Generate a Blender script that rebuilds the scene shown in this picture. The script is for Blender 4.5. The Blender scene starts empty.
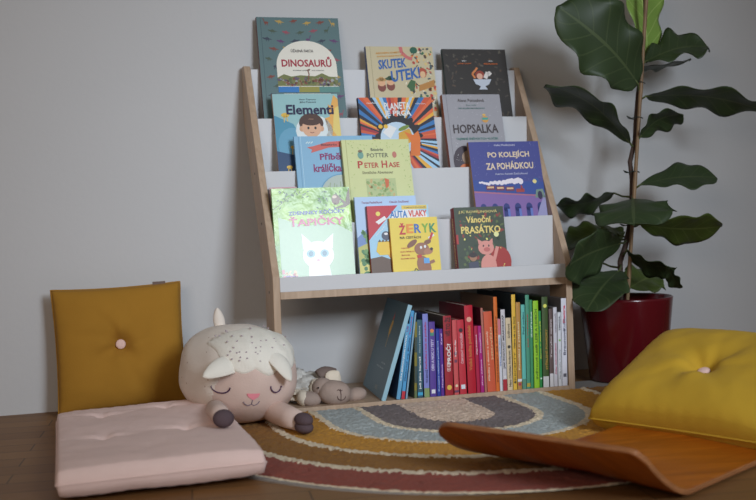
import bpy, bmesh, math, random
from mathutils import Vector, Matrix, noise
random.seed(4)
S = bpy.context.scene
COL = S.collection

# ---------------------------------------------------------------- camera
CP = Vector((-0.49684, -2.62547, 0.48194)); YAW, PIT, ROL, FPX = 0.283998, 0.031797, -0.034689, 1095.351
_d = Vector((math.sin(YAW)*math.cos(PIT), math.cos(YAW)*math.cos(PIT), -math.sin(PIT)))
_r = Vector((math.cos(YAW), -math.sin(YAW), 0)); _u = _r.cross(_d)
CR = _r*math.cos(ROL) + _u*math.sin(ROL); CU = -_r*math.sin(ROL) + _u*math.cos(ROL)
cd = bpy.data.cameras.new('camera'); cam = bpy.data.objects.new('camera', cd); COL.objects.link(cam)
M = Matrix((CR, CU, -_d)).transposed().to_4x4(); M.translation = CP
cam.matrix_world = M
cd.sensor_width = 36; cd.lens = FPX/756*36; cd.clip_end = 50
cd.dof.use_dof = True; cd.dof.focus_distance = 2.72; cd.dof.aperture_fstop = 3.6
S.camera = cam
# ---------------------------------------------------------------- world, lamps, exposure
w = bpy.data.worlds.new('world'); S.world = w; w.use_nodes = True
w.node_tree.nodes['Background'].inputs[0].default_value = (1.0, .93, .86, 1)
w.node_tree.nodes['Background'].inputs[1].default_value = .115
def area(name, loc, target, sx, sy, power, color, spread=180):
    l = bpy.data.lights.new(name, 'AREA'); l.shape = 'RECTANGLE'; l.size = sx; l.size_y = sy
    l.energy = power; l.color = color; l.spread = math.radians(spread)
    o = bpy.data.objects.new(name, l); COL.objects.link(o); o.location = loc
    o.rotation_euler = (Vector(target)-Vector(loc)).to_track_quat('-Z', 'Y').to_euler()
area('window_daylight', (.85, -3.5, 1.45), (.33, .3, .42), .8, .9, 7.6, (.80, .90, 1.0), 50)
area('high_window_daylight', (1.0, -3.3, 2.35), (.15, 0, .4), 1.0, .55, 1.5, (.85, .93, 1.0), 80)
area('room_lamp_glow', (-1.6, -2.9, 1.25), (-.05, .3, .35), 1.2, .9, 6.0, (1.0, .83, .68), 110)
S.view_settings.view_transform = 'Standard'; S.view_settings.look = 'None'
S.view_settings.gamma = 1; S.view_settings.use_curve_mapping = False
S.view_settings.exposure = 0.0

# ---------------------------------------------------------------- helpers
def ray(u, v): return _d + CR*((u-378)/FPX) - CU*((v-250)/FPX)
def aty(u, v, y): r = ray(u, v); return CP + r*((y-CP.y)/r.y)
def atz(u, v, z): r = ray(u, v); return CP + r*((z-CP.z)/r.z)
def lin(c): c /= 255; return c/12.92 if c < .04045 else ((c+.055)/1.055)**2.4
ILL = .60
def O(r, g, b, k=1):           # surface colour from a tone read under the room's light
    return tuple(min(.85, lin(c)/ILL*k) for c in (r, g, b))
MATS = {}
def mat(key, color, rough=.6, var=.08, scale=40, bump=0, bscale=200, spec=.4, coat=0, sheen=0, trans=0):
    if key in MATS: return MATS[key]
    m = bpy.data.materials.new(key); m.use_nodes = True; nt = m.node_tree; N = nt.nodes; L = nt.links
    b = N['Principled BSDF']; b.inputs['Roughness'].default_value = rough
    b.inputs['Specular IOR Level'].default_value = spec; b.inputs['Coat Weight'].default_value = coat
    b.inputs['Coat Roughness'].default_value = .15
    if sheen: b.inputs['Sheen Weight'].default_value = sheen*.12
    tc = N.new('ShaderNodeTexCoord')
    n = N.new('ShaderNodeTexNoise'); n.inputs['Scale'].default_value = scale; n.inputs['Detail'].default_value = 3
    L.new(tc.outputs['Object'], n.inputs['Vector'])
    mx = N.new('ShaderNodeMix'); mx.data_type = 'RGBA'
    mx.inputs[6].default_value = tuple(c*(1-var) for c in color)+(1,)
    mx.inputs[7].default_value = tuple(min(1, c*(1+var)) for c in color)+(1,)
    L.new(n.outputs['Fac'], mx.inputs[0]); L.new(mx.outputs[2], b.inputs['Base Color'])
    if bump:
        n2 = N.new('ShaderNodeTexNoise'); n2.inputs['Scale'].default_value = bscale; n2.inputs['Detail'].default_value = 2
        L.new(tc.outputs['Object'], n2.inputs['Vector'])
        bp = N.new('ShaderNodeBump'); bp.inputs['Strength'].default_value = bump; bp.inputs['Distance'].default_value = .002
        L.new(n2.outputs['Fac'], bp.inputs['Height']); L.new(bp.outputs[0], b.inputs['Normal'])
    MATS[key] = m; return m
def cm(r, g, b, rough=.45):    # printed colour
    return mat('print_%d_%d_%d' % (r, g, b), O(r, g, b, .77), rough, .03, 60)
def tag(o, label, cat, group=None, kind=None):
    if label: o['label'] = label
    if cat: o['category'] = cat
    if group: o['group'] = group
    if kind: o['kind'] = kind
    return o
def empty(name, loc=(0, 0, 0)):
    o = bpy.data.objects.new(name, None); COL.objects.link(o); o.location = loc; o.empty_display_size = .05; return o
def obj(name, bm, mats, parent=None, smooth=False, bevel=0):
    bmesh.ops.recalc_face_normals(bm, faces=bm.faces[:])
    me = bpy.data.meshes.new(name); bm.to_mesh(me); bm.free()
    if smooth:
        for p in me.polygons: p.use_smooth = True
    for m in (mats if isinstance(mats, (list, tuple)) else [mats]): me.materials.append(m)
    o = bpy.data.objects.new(name, me); COL.objects.link(o)
    if parent: o.parent = parent
    if bevel:
        md = o.modifiers.new('bevel', 'BEVEL'); md.width = bevel; md.segments = 3; md.limit_method = 'ANGLE'
    return o
def box(bm, x0, x1, y0, y1, z0, z1, mi=0):
    v = [bm.verts.new(p) for p in ((x0,y0,z0),(x1,y0,z0),(x1,y1,z0),(x0,y1,z0),(x0,y0,z1),(x1,y0,z1),(x1,y1,z1),(x0,y1,z1))]
    for f in ((3,2,1,0),(4,5,6,7),(0,1,5,4),(1,2,6,5),(2,3,7,6),(3,0,4,7)):
        bm.faces.new([v[i] for i in f]).material_index = mi
def prism(bm, pts, x0, x1, mi=0):          # pts = (y,z)
    a = [bm.verts.new((x0, y, z)) for y, z in pts]; b = [bm.verts.new((x1, y, z)) for y, z in pts]
    bm.faces.new(a[::-1]).material_index = mi; bm.faces.new(b).material_index = mi
    n = len(pts)
    for i in range(n): bm.faces.new((a[i], a[(i+1) % n], b[(i+1) % n], b[i])).material_index = mi
def tube(bm, pts, rad, seg=8, mi=0):
    pts = [Vector(p) for p in pts]; rings = []
    R = rad if isinstance(rad, (list, tuple)) else [rad]*len(pts)
    for i, p in enumerate(pts):
        t = (pts[min(i+1, len(pts)-1)]-pts[max(i-1, 0)]).normalized()
        a = t.cross(Vector((0, .3, 1)) if abs(t.z) < .9 else Vector((1, 0, 0))).normalized(); b = t.cross(a)
        rings.append([bm.verts.new(p+(a*math.cos(k*2*math.pi/seg)+b*math.sin(k*2*math.pi/seg))*R[i]) for k in range(seg)])
    for i in range(len(rings)-1):
        for k in range(seg):
            bm.faces.new((rings[i][k], rings[i][(k+1) % seg], rings[i+1][(k+1) % seg], rings[i+1][k])).material_index = mi
    bm.faces.new(rings[0][::-1]).material_index = mi; bm.faces.new(rings[-1]).material_index = mi
def lathe(bm, prof, seg=48, c=(0, 0), mi=0):
    rings = [[bm.verts.new((c[0]+r*math.cos(k*2*math.pi/seg), c[1]+r*math.sin(k*2*math.pi/seg), z)) for k in range(seg)] for r, z in prof]
    for i in range(len(rings)-1):
        for k in range(seg): bm.faces.new((rings[i][k], rings[i][(k+1) % seg], rings[i+1][(k+1) % seg], rings[i+1][k])).material_index = mi
    return rings
def ball(bm, c, r, rot=None, n=24, nz=0, nf=30, ex=2.0, mi=0):   # ellipsoid with optional soft bumps
    rx, ry, rz = r; R = rot or Matrix.Identity(3); c = Vector(c)
    P = lambda v: (abs(v)**(2/ex))*(1 if v >= 0 else -1)
    rows = []
    for i in range(n+1):
        th = math.pi*i/n
        row = []
        for k in range(2*n):
            ph = math.pi*k/n
            q = Vector((P(math.sin(th)*math.cos(ph)), P(math.sin(th)*math.sin(ph)), P(math.cos(th))))
            s = 1+nz*noise.noise(q*nf/10)
            row.append(Vector((q.x*rx*s, q.y*ry*s, q.z*rz*s)))
            if i in (0, n): break
        rows.append([bm.verts.new(c+R@p) for p in row])
    for i in range(n):
        a, b = rows[i], rows[i+1]; m = 2*n
        for k in range(m):
            if len(a) == 1: bm.faces.new((a[0], b[k], b[(k+1) % m])).material_index = mi
            elif len(b) == 1: bm.faces.new((a[k], b[0], a[(k+1) % m])).material_index = mi
            else: bm.faces.new((a[k], b[k], b[(k+1) % m], a[(k+1) % m])).material_index = mi
_TXT = {}
def text_mesh(s, bold, shear):
    k = (s, bold, shear)
    if k in _TXT: return _TXT[k]
    c = bpy.data.curves.new('lettering', 'FONT'); c.body = s; c.size = 1; c.offset = bold; c.shear = shear; c.resolution_u = 2
    c.fill_mode = 'FRONT'
    o = bpy.data.objects.new('lettering', c); COL.objects.link(o)
    bpy.context.view_layer.update()
    me = bpy.data.meshes.new_from_object(o.evaluated_get(bpy.context.evaluated_depsgraph_get()))
    vs = [tuple(v.co) for v in me.vertices]; fs = [tuple(p.vertices) for p in me.polygons]
    COL.objects.unlink(o); bpy.data.objects.remove(o); bpy.data.curves.remove(c); bpy.data.meshes.remove(me)
    _TXT[k] = (vs, fs); return _TXT[k]
class Art:                      # flat printing on one plane: o + X*a + Y*b, raised a hair along N per layer
    def __init__(s, o, X, Y, N, step=.00015):
        s.o, s.X, s.Y, s.N, s.step = Vector(o), Vector(X), Vector(Y), Vector(N), step
        s.bm = bmesh.new(); s.m = []; s.tb = bmesh.new(); s.tm = []
    def mi(s, m):
        if m not in s.m: s.m.append(m)
        return s.m.index(m)
    def tpt(s, a, b, l): return s.tb.verts.new(s.o+s.X*a+s.Y*b+s.N*s.step*l)
    def pt(s, a, b, l): return s.bm.verts.new(s.o+s.X*a+s.Y*b+s.N*s.step*l)
    def poly(s, pts, m, l=1):
        f = s.bm.faces.new([s.pt(a, b, l) for a, b in pts]); f.material_index = s.mi(m)
    def rect(s, a0, b0, a1, b1, m, l=1): s.poly([(a0, b0), (a1, b0), (a1, b1), (a0, b1)], m, l)
    def ell(s, a, b, ra, rb, m, l=1, n=18, rot=0, t0=0, t1=2*math.pi):
        c, sn = math.cos(rot), math.sin(rot); P = []
        for k in range(n):
            t = t0+(t1-t0)*k/(n if t1-t0 > 6.2 else n-1); x, y = ra*math.cos(t), rb*math.sin(t)
            P.append((a+x*c-y*sn, b+x*sn+y*c))
        s.poly(P, m, l)
    def line(s, pts, wd, m, l=1):
        for (a, b), (c, d) in zip(pts, pts[1:]):
            v = Vector((c-a, d-b)); v = Vector((-v.y, v.x)).normalized()*wd/2 if v.length > 0 else Vector((wd, 0))
            s.poly([(a+v.x, b+v.y), (c+v.x, d+v.y), (c-v.x, d-v.y), (a-v.x, b-v.y)], m, l)
    def text(s, t, a, b, wd, ht, m, l=6, bold=.012, shear=0, rot=0, wob=0):   # fitted box centred at (a,b)
        bold = min(bold, .028)
        vs, fs = text_mesh(t, bold, shear)
        if not vs: return
        x0 = min(v[0] for v in vs); x1 = max(v[0] for v in vs); y0 = min(v[1] for v in vs); y1 = max(v[1] for v in vs)
        sx, sy = wd/(x1-x0), ht/(y1-y0); c, sn = math.cos(rot), math.sin(rot); V = []
        if m not in s.tm: s.tm.append(m)
        idx = s.tm.index(m)
        for v in vs:
            x = (v[0]-(x0+x1)/2)*sx; y = (v[1]-(y0+y1)/2)*sy
            if wob: y += wob*math.sin(x*90)
            V.append(s.tpt(a+x*c-y*sn, b+x*sn+y*c, l))
        for f in fs:
            try: s.tb.faces.new([V[i] for i in f]).material_index = idx
            except ValueError: pass
    def done(s, name, parent):
        for nm, bm_, ms in ((name, s.bm, s.m), ('lettering', s.tb, s.tm)):
            if len(bm_.faces):
                me = bpy.data.meshes.new(nm); bm_.to_mesh(me)
                for m in ms: me.materials.append(m)
                o = bpy.data.objects.new(nm, me); COL.objects.link(o); o.parent = parent
            bm_.free()

# ---------------------------------------------------------------- room
WY = .338
def wood(key, c1, c2, rough, rot=0, sc=(1, 14, 14), spec=.4, coat=0):
    m = bpy.data.materials.new(key); m.use_nodes = True; nt = m.node_tree; N = nt.nodes; L = nt.links
    b = N['Principled BSDF']; b.inputs['Roughness'].default_value = rough; b.inputs['Specular IOR Level'].default_value = spec
    b.inputs['Coat Weight'].default_value = coat; b.inputs['Coat Roughness'].default_value = .2
    tc = N.new('ShaderNodeTexCoord'); mp = N.new('ShaderNodeMapping'); mp.inputs['Scale'].default_value = sc
    mp.inputs['Rotation'].default_value[2] = rot
    L.new(tc.outputs['Object'], mp.inputs[0])
    n = N.new('ShaderNodeTexNoise'); n.inputs['Scale'].default_value = 4; n.inputs['Detail'].default_value = 6
    n.inputs['Distortion'].default_value = 1.2; L.new(mp.outputs[0], n.inputs['Vector'])
    cr = N.new('ShaderNodeValToRGB'); cr.color_ramp.elements[0].position = .35; cr.color_ramp.elements[1].position = .65
    cr.color_ramp.elements[0].color = c1+(1,); cr.color_ramp.elements[1].color = c2+(1,)
    L.new(n.outputs['Fac'], cr.inputs[0]); L.new(cr.outputs[0], b.inputs['Base Color'])
    return m
wall_m = mat('wall_paint', (.60, .595, .60), .9, .02, 3, .25, 60, .15)
def floor_mat():
    m = bpy.data.materials.new('parquet'); m.use_nodes = True; nt = m.node_tree; N = nt.nodes; L = nt.links
    b = N['Principled BSDF']; b.inputs['Roughness'].default_value = .5; b.inputs['Specular IOR Level'].default_value = .3
    tc = N.new('ShaderNodeTexCoord'); mp = N.new('ShaderNodeMapping'); mp.inputs['Rotation'].default_value[2] = .12
    L.new(tc.outputs['Object'], mp.inputs[0])
    br = N.new('ShaderNodeTexBrick'); br.inputs['Scale'].default_value = 1; br.inputs['Brick Width'].default_value = .55
    br.inputs['Row Height'].default_value = .075; br.inputs['Mortar Size'].default_value = .0012; br.offset = .37
    br.inputs['Color1'].default_value = (.225, .105, .036, 1); br.inputs['Color2'].default_value = (.31, .155, .055, 1); br.inputs['Mortar'].default_value = (.05, .028, .015, 1)
    L.new(mp.outputs[0], br.inputs['Vector'])
    mp2 = N.new('ShaderNodeMapping'); mp2.inputs['Rotation'].default_value[2] = .12; mp2.inputs['Scale'].default_value = (2, 26, 1)
    L.new(tc.outputs['Object'], mp2.inputs[0])
    n = N.new('ShaderNodeTexNoise'); n.inputs['Scale'].default_value = 3; n.inputs['Detail'].default_value = 5; L.new(mp2.outputs[0], n.inputs['Vector'])
    mx = N.new('ShaderNodeMix'); mx.data_type = 'RGBA'; mx.blend_type = 'MULTIPLY'; mx.inputs[0].default_value = .6
    cr = N.new('ShaderNodeValToRGB'); cr.color_ramp.elements[0].color = (.55, .55, .55, 1); cr.color_ramp.elements[1].color = (1.1, 1.1, 1.1, 1)
    L.new(n.outputs['Fac'], cr.inputs[0]); L.new(br.outputs['Color'], mx.inputs[6]); L.new(cr.outputs[0], mx.inputs[7])
    L.new(mx.outputs[2], b.inputs['Base Color']); return m
bm = bmesh.new(); box(bm, -3.2, 4.2, WY, WY+.12, -.06, 2.7); tag(obj('wall_back', bm, wall_m), 'plain off-white painted wall behind the book rack', 'wall', kind='structure')
bm = bmesh.new(); box(bm, -3.2, 4.2, -4.2, WY, -.06, 0); tag(obj('floor', bm, floor_mat()), 'brown wooden parquet floor', 'floor', kind='structure')

# ---------------------------------------------------------------- rug and its pad
RX = [0, .089, .19, .305, .425, .54, .65]; RY = [0, .10, .205, .315, .45, .59, .725]
def ry_of(r):
    for i in range(6):
        if r <= RX[i+1]+1e-9: return RY[i]+(RY[i+1]-RY[i])*(r-RX[i])/(RX[i+1]-RX[i])
    return RY[6]
RC = (.385, -.215)
def rug_pt(r, s, back=-.012):      # s in [-1.3,1.3]: arc for |s|<1, straight legs beyond
    if abs(s) <= 1:
        a = s*math.pi/2; return RC[0]+r*math.sin(a), RC[1]-ry_of(r)*math.cos(a)
    sg = 1 if s > 0 else -1
    return RC[0]+sg*r, RC[1]+(abs(s)-1)/.3*(back-RC[1])
rug_cols = [O(176, 156, 140), O(100, 92, 92), O(138, 144, 144), O(156, 112, 46), O(120, 84, 42), O(120, 64, 54), O(186, 168, 146)]
rms = [mat('rug_'+n, c, .95, .32, 260, .9, 420, .1, sheen=.3) for n, c in zip(('beige','charcoal','blue_grey','mustard','ochre','brick_red','cream'), rug_cols)]
bm = bmesh.new(); nr, ns = 176, 560; grid = []
for i in range(nr+1):
    r = .65*i/nr; row = []
    for k in range(ns+1):
        s = -1.3+2.6*k/ns; x, y = rug_pt(r, s); jw = min(1, r/.06)
        q = Vector((x*130, y*130, 0)); jx = .0035*noise.noise(q+Vector((9, 3, 1))); jy = .0035*noise.noise(q+Vector((2, 7, 5)))
        z = .0078+.0032*noise.noise(q)+.0016*noise.noise(q*.4)
        for R in RX[1:6]:
            if abs(r-R) < .009: z += .0015
        e = min(1, (.65-r)/.012); z = .004+(z-.004)*math.sqrt(max(0, e))
        if k in (0, ns): z = .005
        row.append(bm.verts.new((x+jx*jw, y+jy*jw, z+.0016*noise.noise(q*2.6)*jw)))
    grid.append(row)
for i in range(nr):
    r = .65*(i+.5)/nr
    for k in range(ns):
        f = bm.faces.new((grid[i][k], grid[i][k+1], grid[i+1][k+1], grid[i+1][k]))
        x, y = rug_pt(r, -1.3+2.6*(k+.5)/ns); rr = r+.003*noise.noise(Vector((x*40, y*40, 7)))+.003*noise.noise(Vector((x*240, y*240, 3)))
        mi = 0
        for j in range(1, 7):
            if rr > RX[j]: mi = j
        mi = min(mi, 5)
        if any(abs(rr-R) < .0095 for R in RX[2:6]) or r > .6445: mi = 6
        f.material_index = mi
tag(obj('rainbow_rug', bm, rms, smooth=True), 'semicircular tufted rug with grey, mustard, ochre and brick red arches', 'rug')
bm = bmesh.new(); pts = [rug_pt(.648, -1+2*k/60) for k in range(61)]
pts = [(x-.022, y+.012) for x, y in pts]; pts = [(-.29, .115)]+pts+[(1.04, .115)]
a = [bm.verts.new((x, y, 0)) for x, y in pts]; b = [bm.verts.new((x, y, .004)) for x, y in pts]
bm.faces.new(a[::-1]); bm.faces.new(b)
for i in range(len(pts)): bm.faces.new((a[i], a[(i+1) % len(pts)], b[(i+1) % len(pts)], b[i]))
tag(obj('rug_pad', bm, mat('grey_felt', O(120, 116, 112), .95, .1, 200)), 'thin grey anti-slip pad lying under the rainbow rug', 'rug pad')

# ---------------------------------------------------------------- rack
W, T, H = .80, .018, .893
rack = empty('book_rack'); tag(rack, 'white and birch plywood front-facing book rack with five tiers against the wall', 'bookshelf')
ply = wood('birch_ply', (.43, .30, .205), (.52, .375, .265), .5, 0, (14, 14, 1.2))
white = mat('white_board', (.62, .615, .63), .45, .015, 5)
side = [(0, .0), (0, .34), (.2965, .886), (.302, .893), (.318, .8945), (.331, .893), (.3345, .886), (.3345, .765), (.104, .322), (.104, .0)]
for x in (0, W-T):
    bm = bmesh.new(); prism(bm, side, x, x+T); s = obj('side_panel', bm, ply, rack, bevel=.0018)
    for y, z in ((.05, .30), (.05, .05), (.118, .47), (.19, .60)):
        bm = bmesh.new(); xx = -.0008 if x == 0 else W-.0002
        tube(bm, [(xx, y, z), (xx+.001, y, z)], .0035, 12); obj('screw_cap', bm, mat('dark_screw', (.12, .1, .09), .4), s)
ZT = {'A': .884, 'B': .745, 'C': .603, 'D': .466}; YT = {'A': .2955, 'B': .22, 'C': .144, 'D': .070}
ROWS = {1: ('A', .22), 2: ('B', .144), 3: ('C', .070), 4: ('D', 0.009)}
for r, (k, yf) in ROWS.items():
    zf = ZT[k]-.162
    bm = bmesh.new(); box(bm, T, W-T, YT[k], YT[k]+.009, zf-.012 if r > 1 else zf-.012, ZT[k]); obj('divider_board', bm, white, rack, bevel=.0008)
    if r < 4:
        bm = bmesh.new(); box(bm, T, W-T, yf+.009, YT[k], zf-.012, zf-.0015); obj('tier_shelf', bm, white, rack)
bm = bmesh.new(); box(bm, T, W-T, .0005, .125, .284, .302); obj('middle_shelf', bm, ply, rack, bevel=.001)
bm = bmesh.new(); box(bm, T, W-T, .001, .009, .302, .3375); obj('front_lip', bm, white, rack, bevel=.0008)
bm = bmesh.new(); box(bm, T, W-T, .0, .33, .0, .0150); obj('bottom_shelf', bm, ply, rack, bevel=.001)

# ---------------------------------------------------------------- books
paper = mat('book_pages', (.66, .61, .52), .8, .08, 300)
def make_book(name, label, w_, h, th, cover, spine=None, group=None, inside=None, gloss=None):
    root = empty(name); tag(root, label, 'book', group)
    c = .0022; bm = bmesh.new()
    box(bm, 0, w_, -c, 0, 0, h); box(bm, 0, w_, -th, -th+c, 0, h)
    prism_pts = []
    # spine, slightly rounded
    n = 6; sp = []
    for i in range(n+1):
        t = i/n; sp.append((-.0012*math.sin(math.pi*t), -th*t))
    a = [bm.verts.new((x, y, 0)) for x, y in sp]; b = [bm.verts.new((x, y, h)) for x, y in sp]
    a2 = [bm.verts.new((c, y, 0)) for x, y in sp]; b2 = [bm.verts.new((c, y, h)) for x, y in sp]
    for i in range(n):
        for q in ((a[i], a[i+1], b[i+1], b[i]), (a2[i+1], a2[i], b2[i], b2[i+1]), (a[i+1], a[i], a2[i], a2[i+1]), (b[i], b[i+1], b2[i+1], b2[i])):
            bm.faces.new(q).material_index = 1
    obj('cover', bm, [cover, spine or cover], root)
    bm = bmesh.new(); box(bm, c, w_-.004, -th+c, -c, .003, h-.003); obj('page_block', bm, paper, root)
    return root
def front(root, w_, h, th): return Art((0, -th, 0), (1, 0, 0), (0, 0, 1), (0, -1, 0))
def spine_art(root, h, th): return Art((-.0013, -th/2, 0), (0, 0, 1), (0, 1, 0), (-1, 0, 0), .00012)  # a = up, b = left
def place_display(root, row, xl, th, dz=0):
    k, yf = ROWS[row]; zf = ZT[k]-.162
    yb = yf+.010+.024; lean = math.atan((YT[k]-.0005-yb)/(ZT[k]-zf))
    if row == 1: lean = math.radians(12.6)
    root.location = (xl, YT[k]-math.tan(lean)*(ZT[k]-zf)-.0008, zf+dz-.001); root.scale = (1, 1, .983); root.rotation_euler = (-lean, 0, 0)
WH = cm(222, 220, 215); BK = cm(38, 36, 40); RED = cm(170, 40, 48)
def speckle(A, x0, x1, z0, z1, n, mats, rmin, rmax, l=2, seed=1, cond=None):
    R = random.Random(seed)
    for i in range(n):
        x, z = R.uniform(x0, x1), R.uniform(z0, z1)
        if cond and not cond(x, z): continue
        A.ell(x, z, R.uniform(rmin, rmax), R.uniform(rmin, rmax)*.7, R.choice(mats), l+(i % 3)*.4, 7, R.uniform(0, 3))

# 1 dinosaurs
w_, h, th = .227, .315, .016; TEAL = cm(84, 108, 110)
b = make_book('picture_book', 'tall teal dinosaur picture book with white arch, top left on the rack', w_, h, th, TEAL, cm(92, 52, 46), 'picture books facing out on the rack')
A = front(b, w_, h, th); R = random.Random(3)
A.rect(.010, 0, .0112, h, cm(60, 80, 84), 1)
dc = [cm(118, 62, 52), cm(92, 60, 100), cm(70, 84, 70), cm(170, 140, 74), cm(54, 62, 76), cm(140, 72, 84)]
i = 0
for rr in range(11):
    for cc in range(6):
        x = .026+cc*.037+(rr % 2)*.016; z = h-.014-rr*.0265+R.uniform(-.004, .004); i += 1
        if x > w_-.012: continue
        m = dc[(rr*2+cc*3) % 6]; s = R.choice((-1, 1))*R.uniform(.8, 1.1)
        if i % 5 == 1:        # long-necked
            A.ell(x, z, .006, .0035, m, 2, 8); A.line([(x+.005*s, z), (x+.008*s, z+.011), (x+.011*s, z+.011)], .002, m, 2.3)
            A.line([(x-.003, z), (x-.003, z-.008)], .0018, m, 2.3); A.line([(x+.003, z), (x+.003, z-.008)], .0018, m, 2.3)
        else:
            A.poly([(x-.013*s, z-.002), (x-.005*s, z+.001), (x, z+.0055), (x+.006*s, z+.003), (x+.013*s, z+.0045), (x+.012*s, z+.001), (x+.006*s, z-.002), (x, z-.0035), (x-.005*s, z-.0025)][::int(1)], m, 2)
            for e in (-.003, .003): A.line([(x+e, z-.002), (x+e, z-.007)], .0014, m, 2.3)
cx = .128; WA = cm(214, 208, 196)
P = [(cx-.083, .105), (cx+.083, .105), (cx+.083, .175)]+[(cx+.083*math.cos(t)*1.0, .175+.072*math.sin(t)) for t in [math.pi*k/20 for k in range(1, 20)]]+[(cx-.083, .175)]
A.poly(P, WA, 4)
A.text('ÚŽASNÁ FAKTA', cx-.01, .218, .062, .010, cm(52, 46, 44), 8, .02)
A.text('DINOSAURŮ', cx, .186, .138, .030, cm(152, 30, 52), 8, .035)
A.text('ROMAN GARDA   IVO NOVÁK', cx+.004, .161, .086, .004, cm(60, 56, 56), 8)
gr = [cm(108, 112, 64), cm(84, 92, 60), cm(130, 120, 80), cm(120, 72, 58), cm(92, 78, 96), cm(150, 150, 150)]
A.poly([(cx-.083, .116), (cx-.083, .140), (cx-.065, .150), (cx-.045, .143), (cx-.02, .147), (cx+.02, .144), (cx+.04, .153), (cx+.06, .143), (cx+.083, .142), (cx+.083, .116)], gr[0], 5)
speckle(A, cx-.08, cx+.09, .118, .138, 90, gr[1:], .003, .007, 6, 5)
A.line([(cx, .13), (cx+.004, .150), (cx+.001, .162), (cx+.008, .164)], .003, gr[3], 8)
for k, m in enumerate((cm(44, 112, 176), cm(140, 134, 62), cm(84, 128, 122))): A.rect(cx-.083+k*.056, .098, cx-.083+(k+1)*.056, .114, m, 7)
A.poly([(cx-.07, .094), (cx+.06, .094), (cx+.05, .08), (cx-.06, .08)], WA, 7); A.text('DOBRODRUŽSTVÍ S DINOSAURY', cx-.005, .087, .09, .0042, BK, 9)
A.done('cover_picture', b); place_display(b, 1, .041, th)
# 2 skutek utek
w_, h, th = .194, .233, .016; SAND = cm(186, 174, 142)
b = make_book('picture_book', 'sand-coloured picture book with slanted blue title, top middle on the rack', w_, h, th, SAND, cm(62, 78, 122), 'picture books facing out on the rack')
A = front(b, w_, h, th); A.rect(.012, 0, .0132, h, cm(150, 138, 108), 1)
A.text('SKUTEK', .072, .182, .082, .028, cm(44, 92, 160), 8, .03, .15, .09); A.text('UTEK!', .108, .150, .088, .034, cm(44, 92, 160), 8, .03, .2, .16)
A.text('ALEXANDRA SCHMIDT', .062, .214, .07, .005, cm(200, 140, 60), 8, .02, 0, .05); A.text('ILUSTRACE MARIE PAVLOVÁ', .07, .205, .078, .005, cm(200, 140, 60), 8, .02, 0, .05)
sp = [cm(170, 60, 56), cm(60, 104, 72), cm(200, 176, 120), cm(92, 72, 60), cm(206, 120, 60), cm(70, 84, 90), cm(216, 206, 186)]
speckle(A, .10, .19, .10, .23, 130, sp, .002, .006, 2, 8, lambda x, z: x > .118+.045*math.sin(z*40)*.3 and (x > .16 or not .125 < z < .17))
speckle(A, .12, .19, .0, .12, 90, sp, .003, .007, 2, 9)
A.line([(.1, .232), (.103, .214), (.118, .2), (.132, .196)], .010, cm(190, 104, 104), 5); A.ell(.138, .222, .011, .010, cm(44, 90, 72), 5)
A.ell(.158, .155, .012, .015, cm(168, 76, 56), 5); A.ell(.158, .15, .008, .010, cm(206, 170, 130), 6)
A.poly([(.142, .10), (.19, .115), (.19, .135), (.145, .118)], cm(170, 120, 62), 5)
A.poly([(.108, .115), (.122, .135), (.135, .13), (.13, .105), (.12, .10)], cm(62, 96, 60), 5)
for x, z, hat in ((.036, .125, cm(176, 140, 90)), (.062, .128, cm(60, 84, 60))):
    A.ell(x, z-.012, .012, .014, cm(120, 66, 56), 3); A.ell(x, z, .011, .010, cm(206, 160, 124), 5); A.ell(x, z+.009, .015, .005, hat, 6); A.ell(x, z+.012, .008, .006, hat, 6)
A.done('cover_picture', b); place_display(b, 1, .339, th)
# 3 black
w_, h, th = .191, .228, .014; NIGHT = cm(50, 46, 44)
b = make_book('picture_book', 'black picture book with small figure in a bowl, top right on the rack', w_, h, th, NIGHT, cm(40, 56, 50), 'picture books facing out on the rack')
A = front(b, w_, h, th); R = random.Random(9)
for i in range(80):
    x, z, a = R.uniform(.01, .18), R.uniform(.01, .22), R.uniform(0, 3.1); L_ = R.uniform(.006, .014)
    if abs(x-.105) < .045 and abs(z-.13) < .04: continue
    A.line([(x, z), (x+L_*math.cos(a), z+L_*math.sin(a))], R.uniform(.003, .006), R.choice([cm(76, 70, 64), cm(88, 82, 74), cm(66, 60, 56), cm(80, 66, 56)]), 2+.3*(i % 4))
A.text('NAPSAL', .062, .192, .014, .003, WH, 8); A.text('JAKUB PLACHÝ', .062, .184, .042, .005, cm(196, 100, 44), 8, .02)
A.text('KRESBY', .142, .192, .014, .003, WH, 8); A.text('MARIE BLAŽKOVÁ', .142, .184, .042, .005, cm(196, 100, 44), 8, .02)
A.ell(.105, .150, .014, .013, cm(140, 60, 48), 4); A.ell(.104, .146, .009, .009, cm(206, 160, 138), 5); A.line([(.09, .14), (.082, .153), (.094, .165), (.099, .172)], .006, cm(196, 120, 70), 4.5)
A.line([(.12, .14), (.13, .158), (.138, .15)], .012, cm(206, 200, 196), 4.6)
A.poly([(.083, .137), (.138, .137), (.130, .122), (.118, .116), (.104, .116), (.09, .122)], cm(178, 184, 196), 6); A.poly([(.104, .116), (.118, .116), (.124, .106), (.098, .106)], cm(178, 184, 196), 6)
A.done('cover_picture', b); place_display(b, 1, .563, th)
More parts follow.
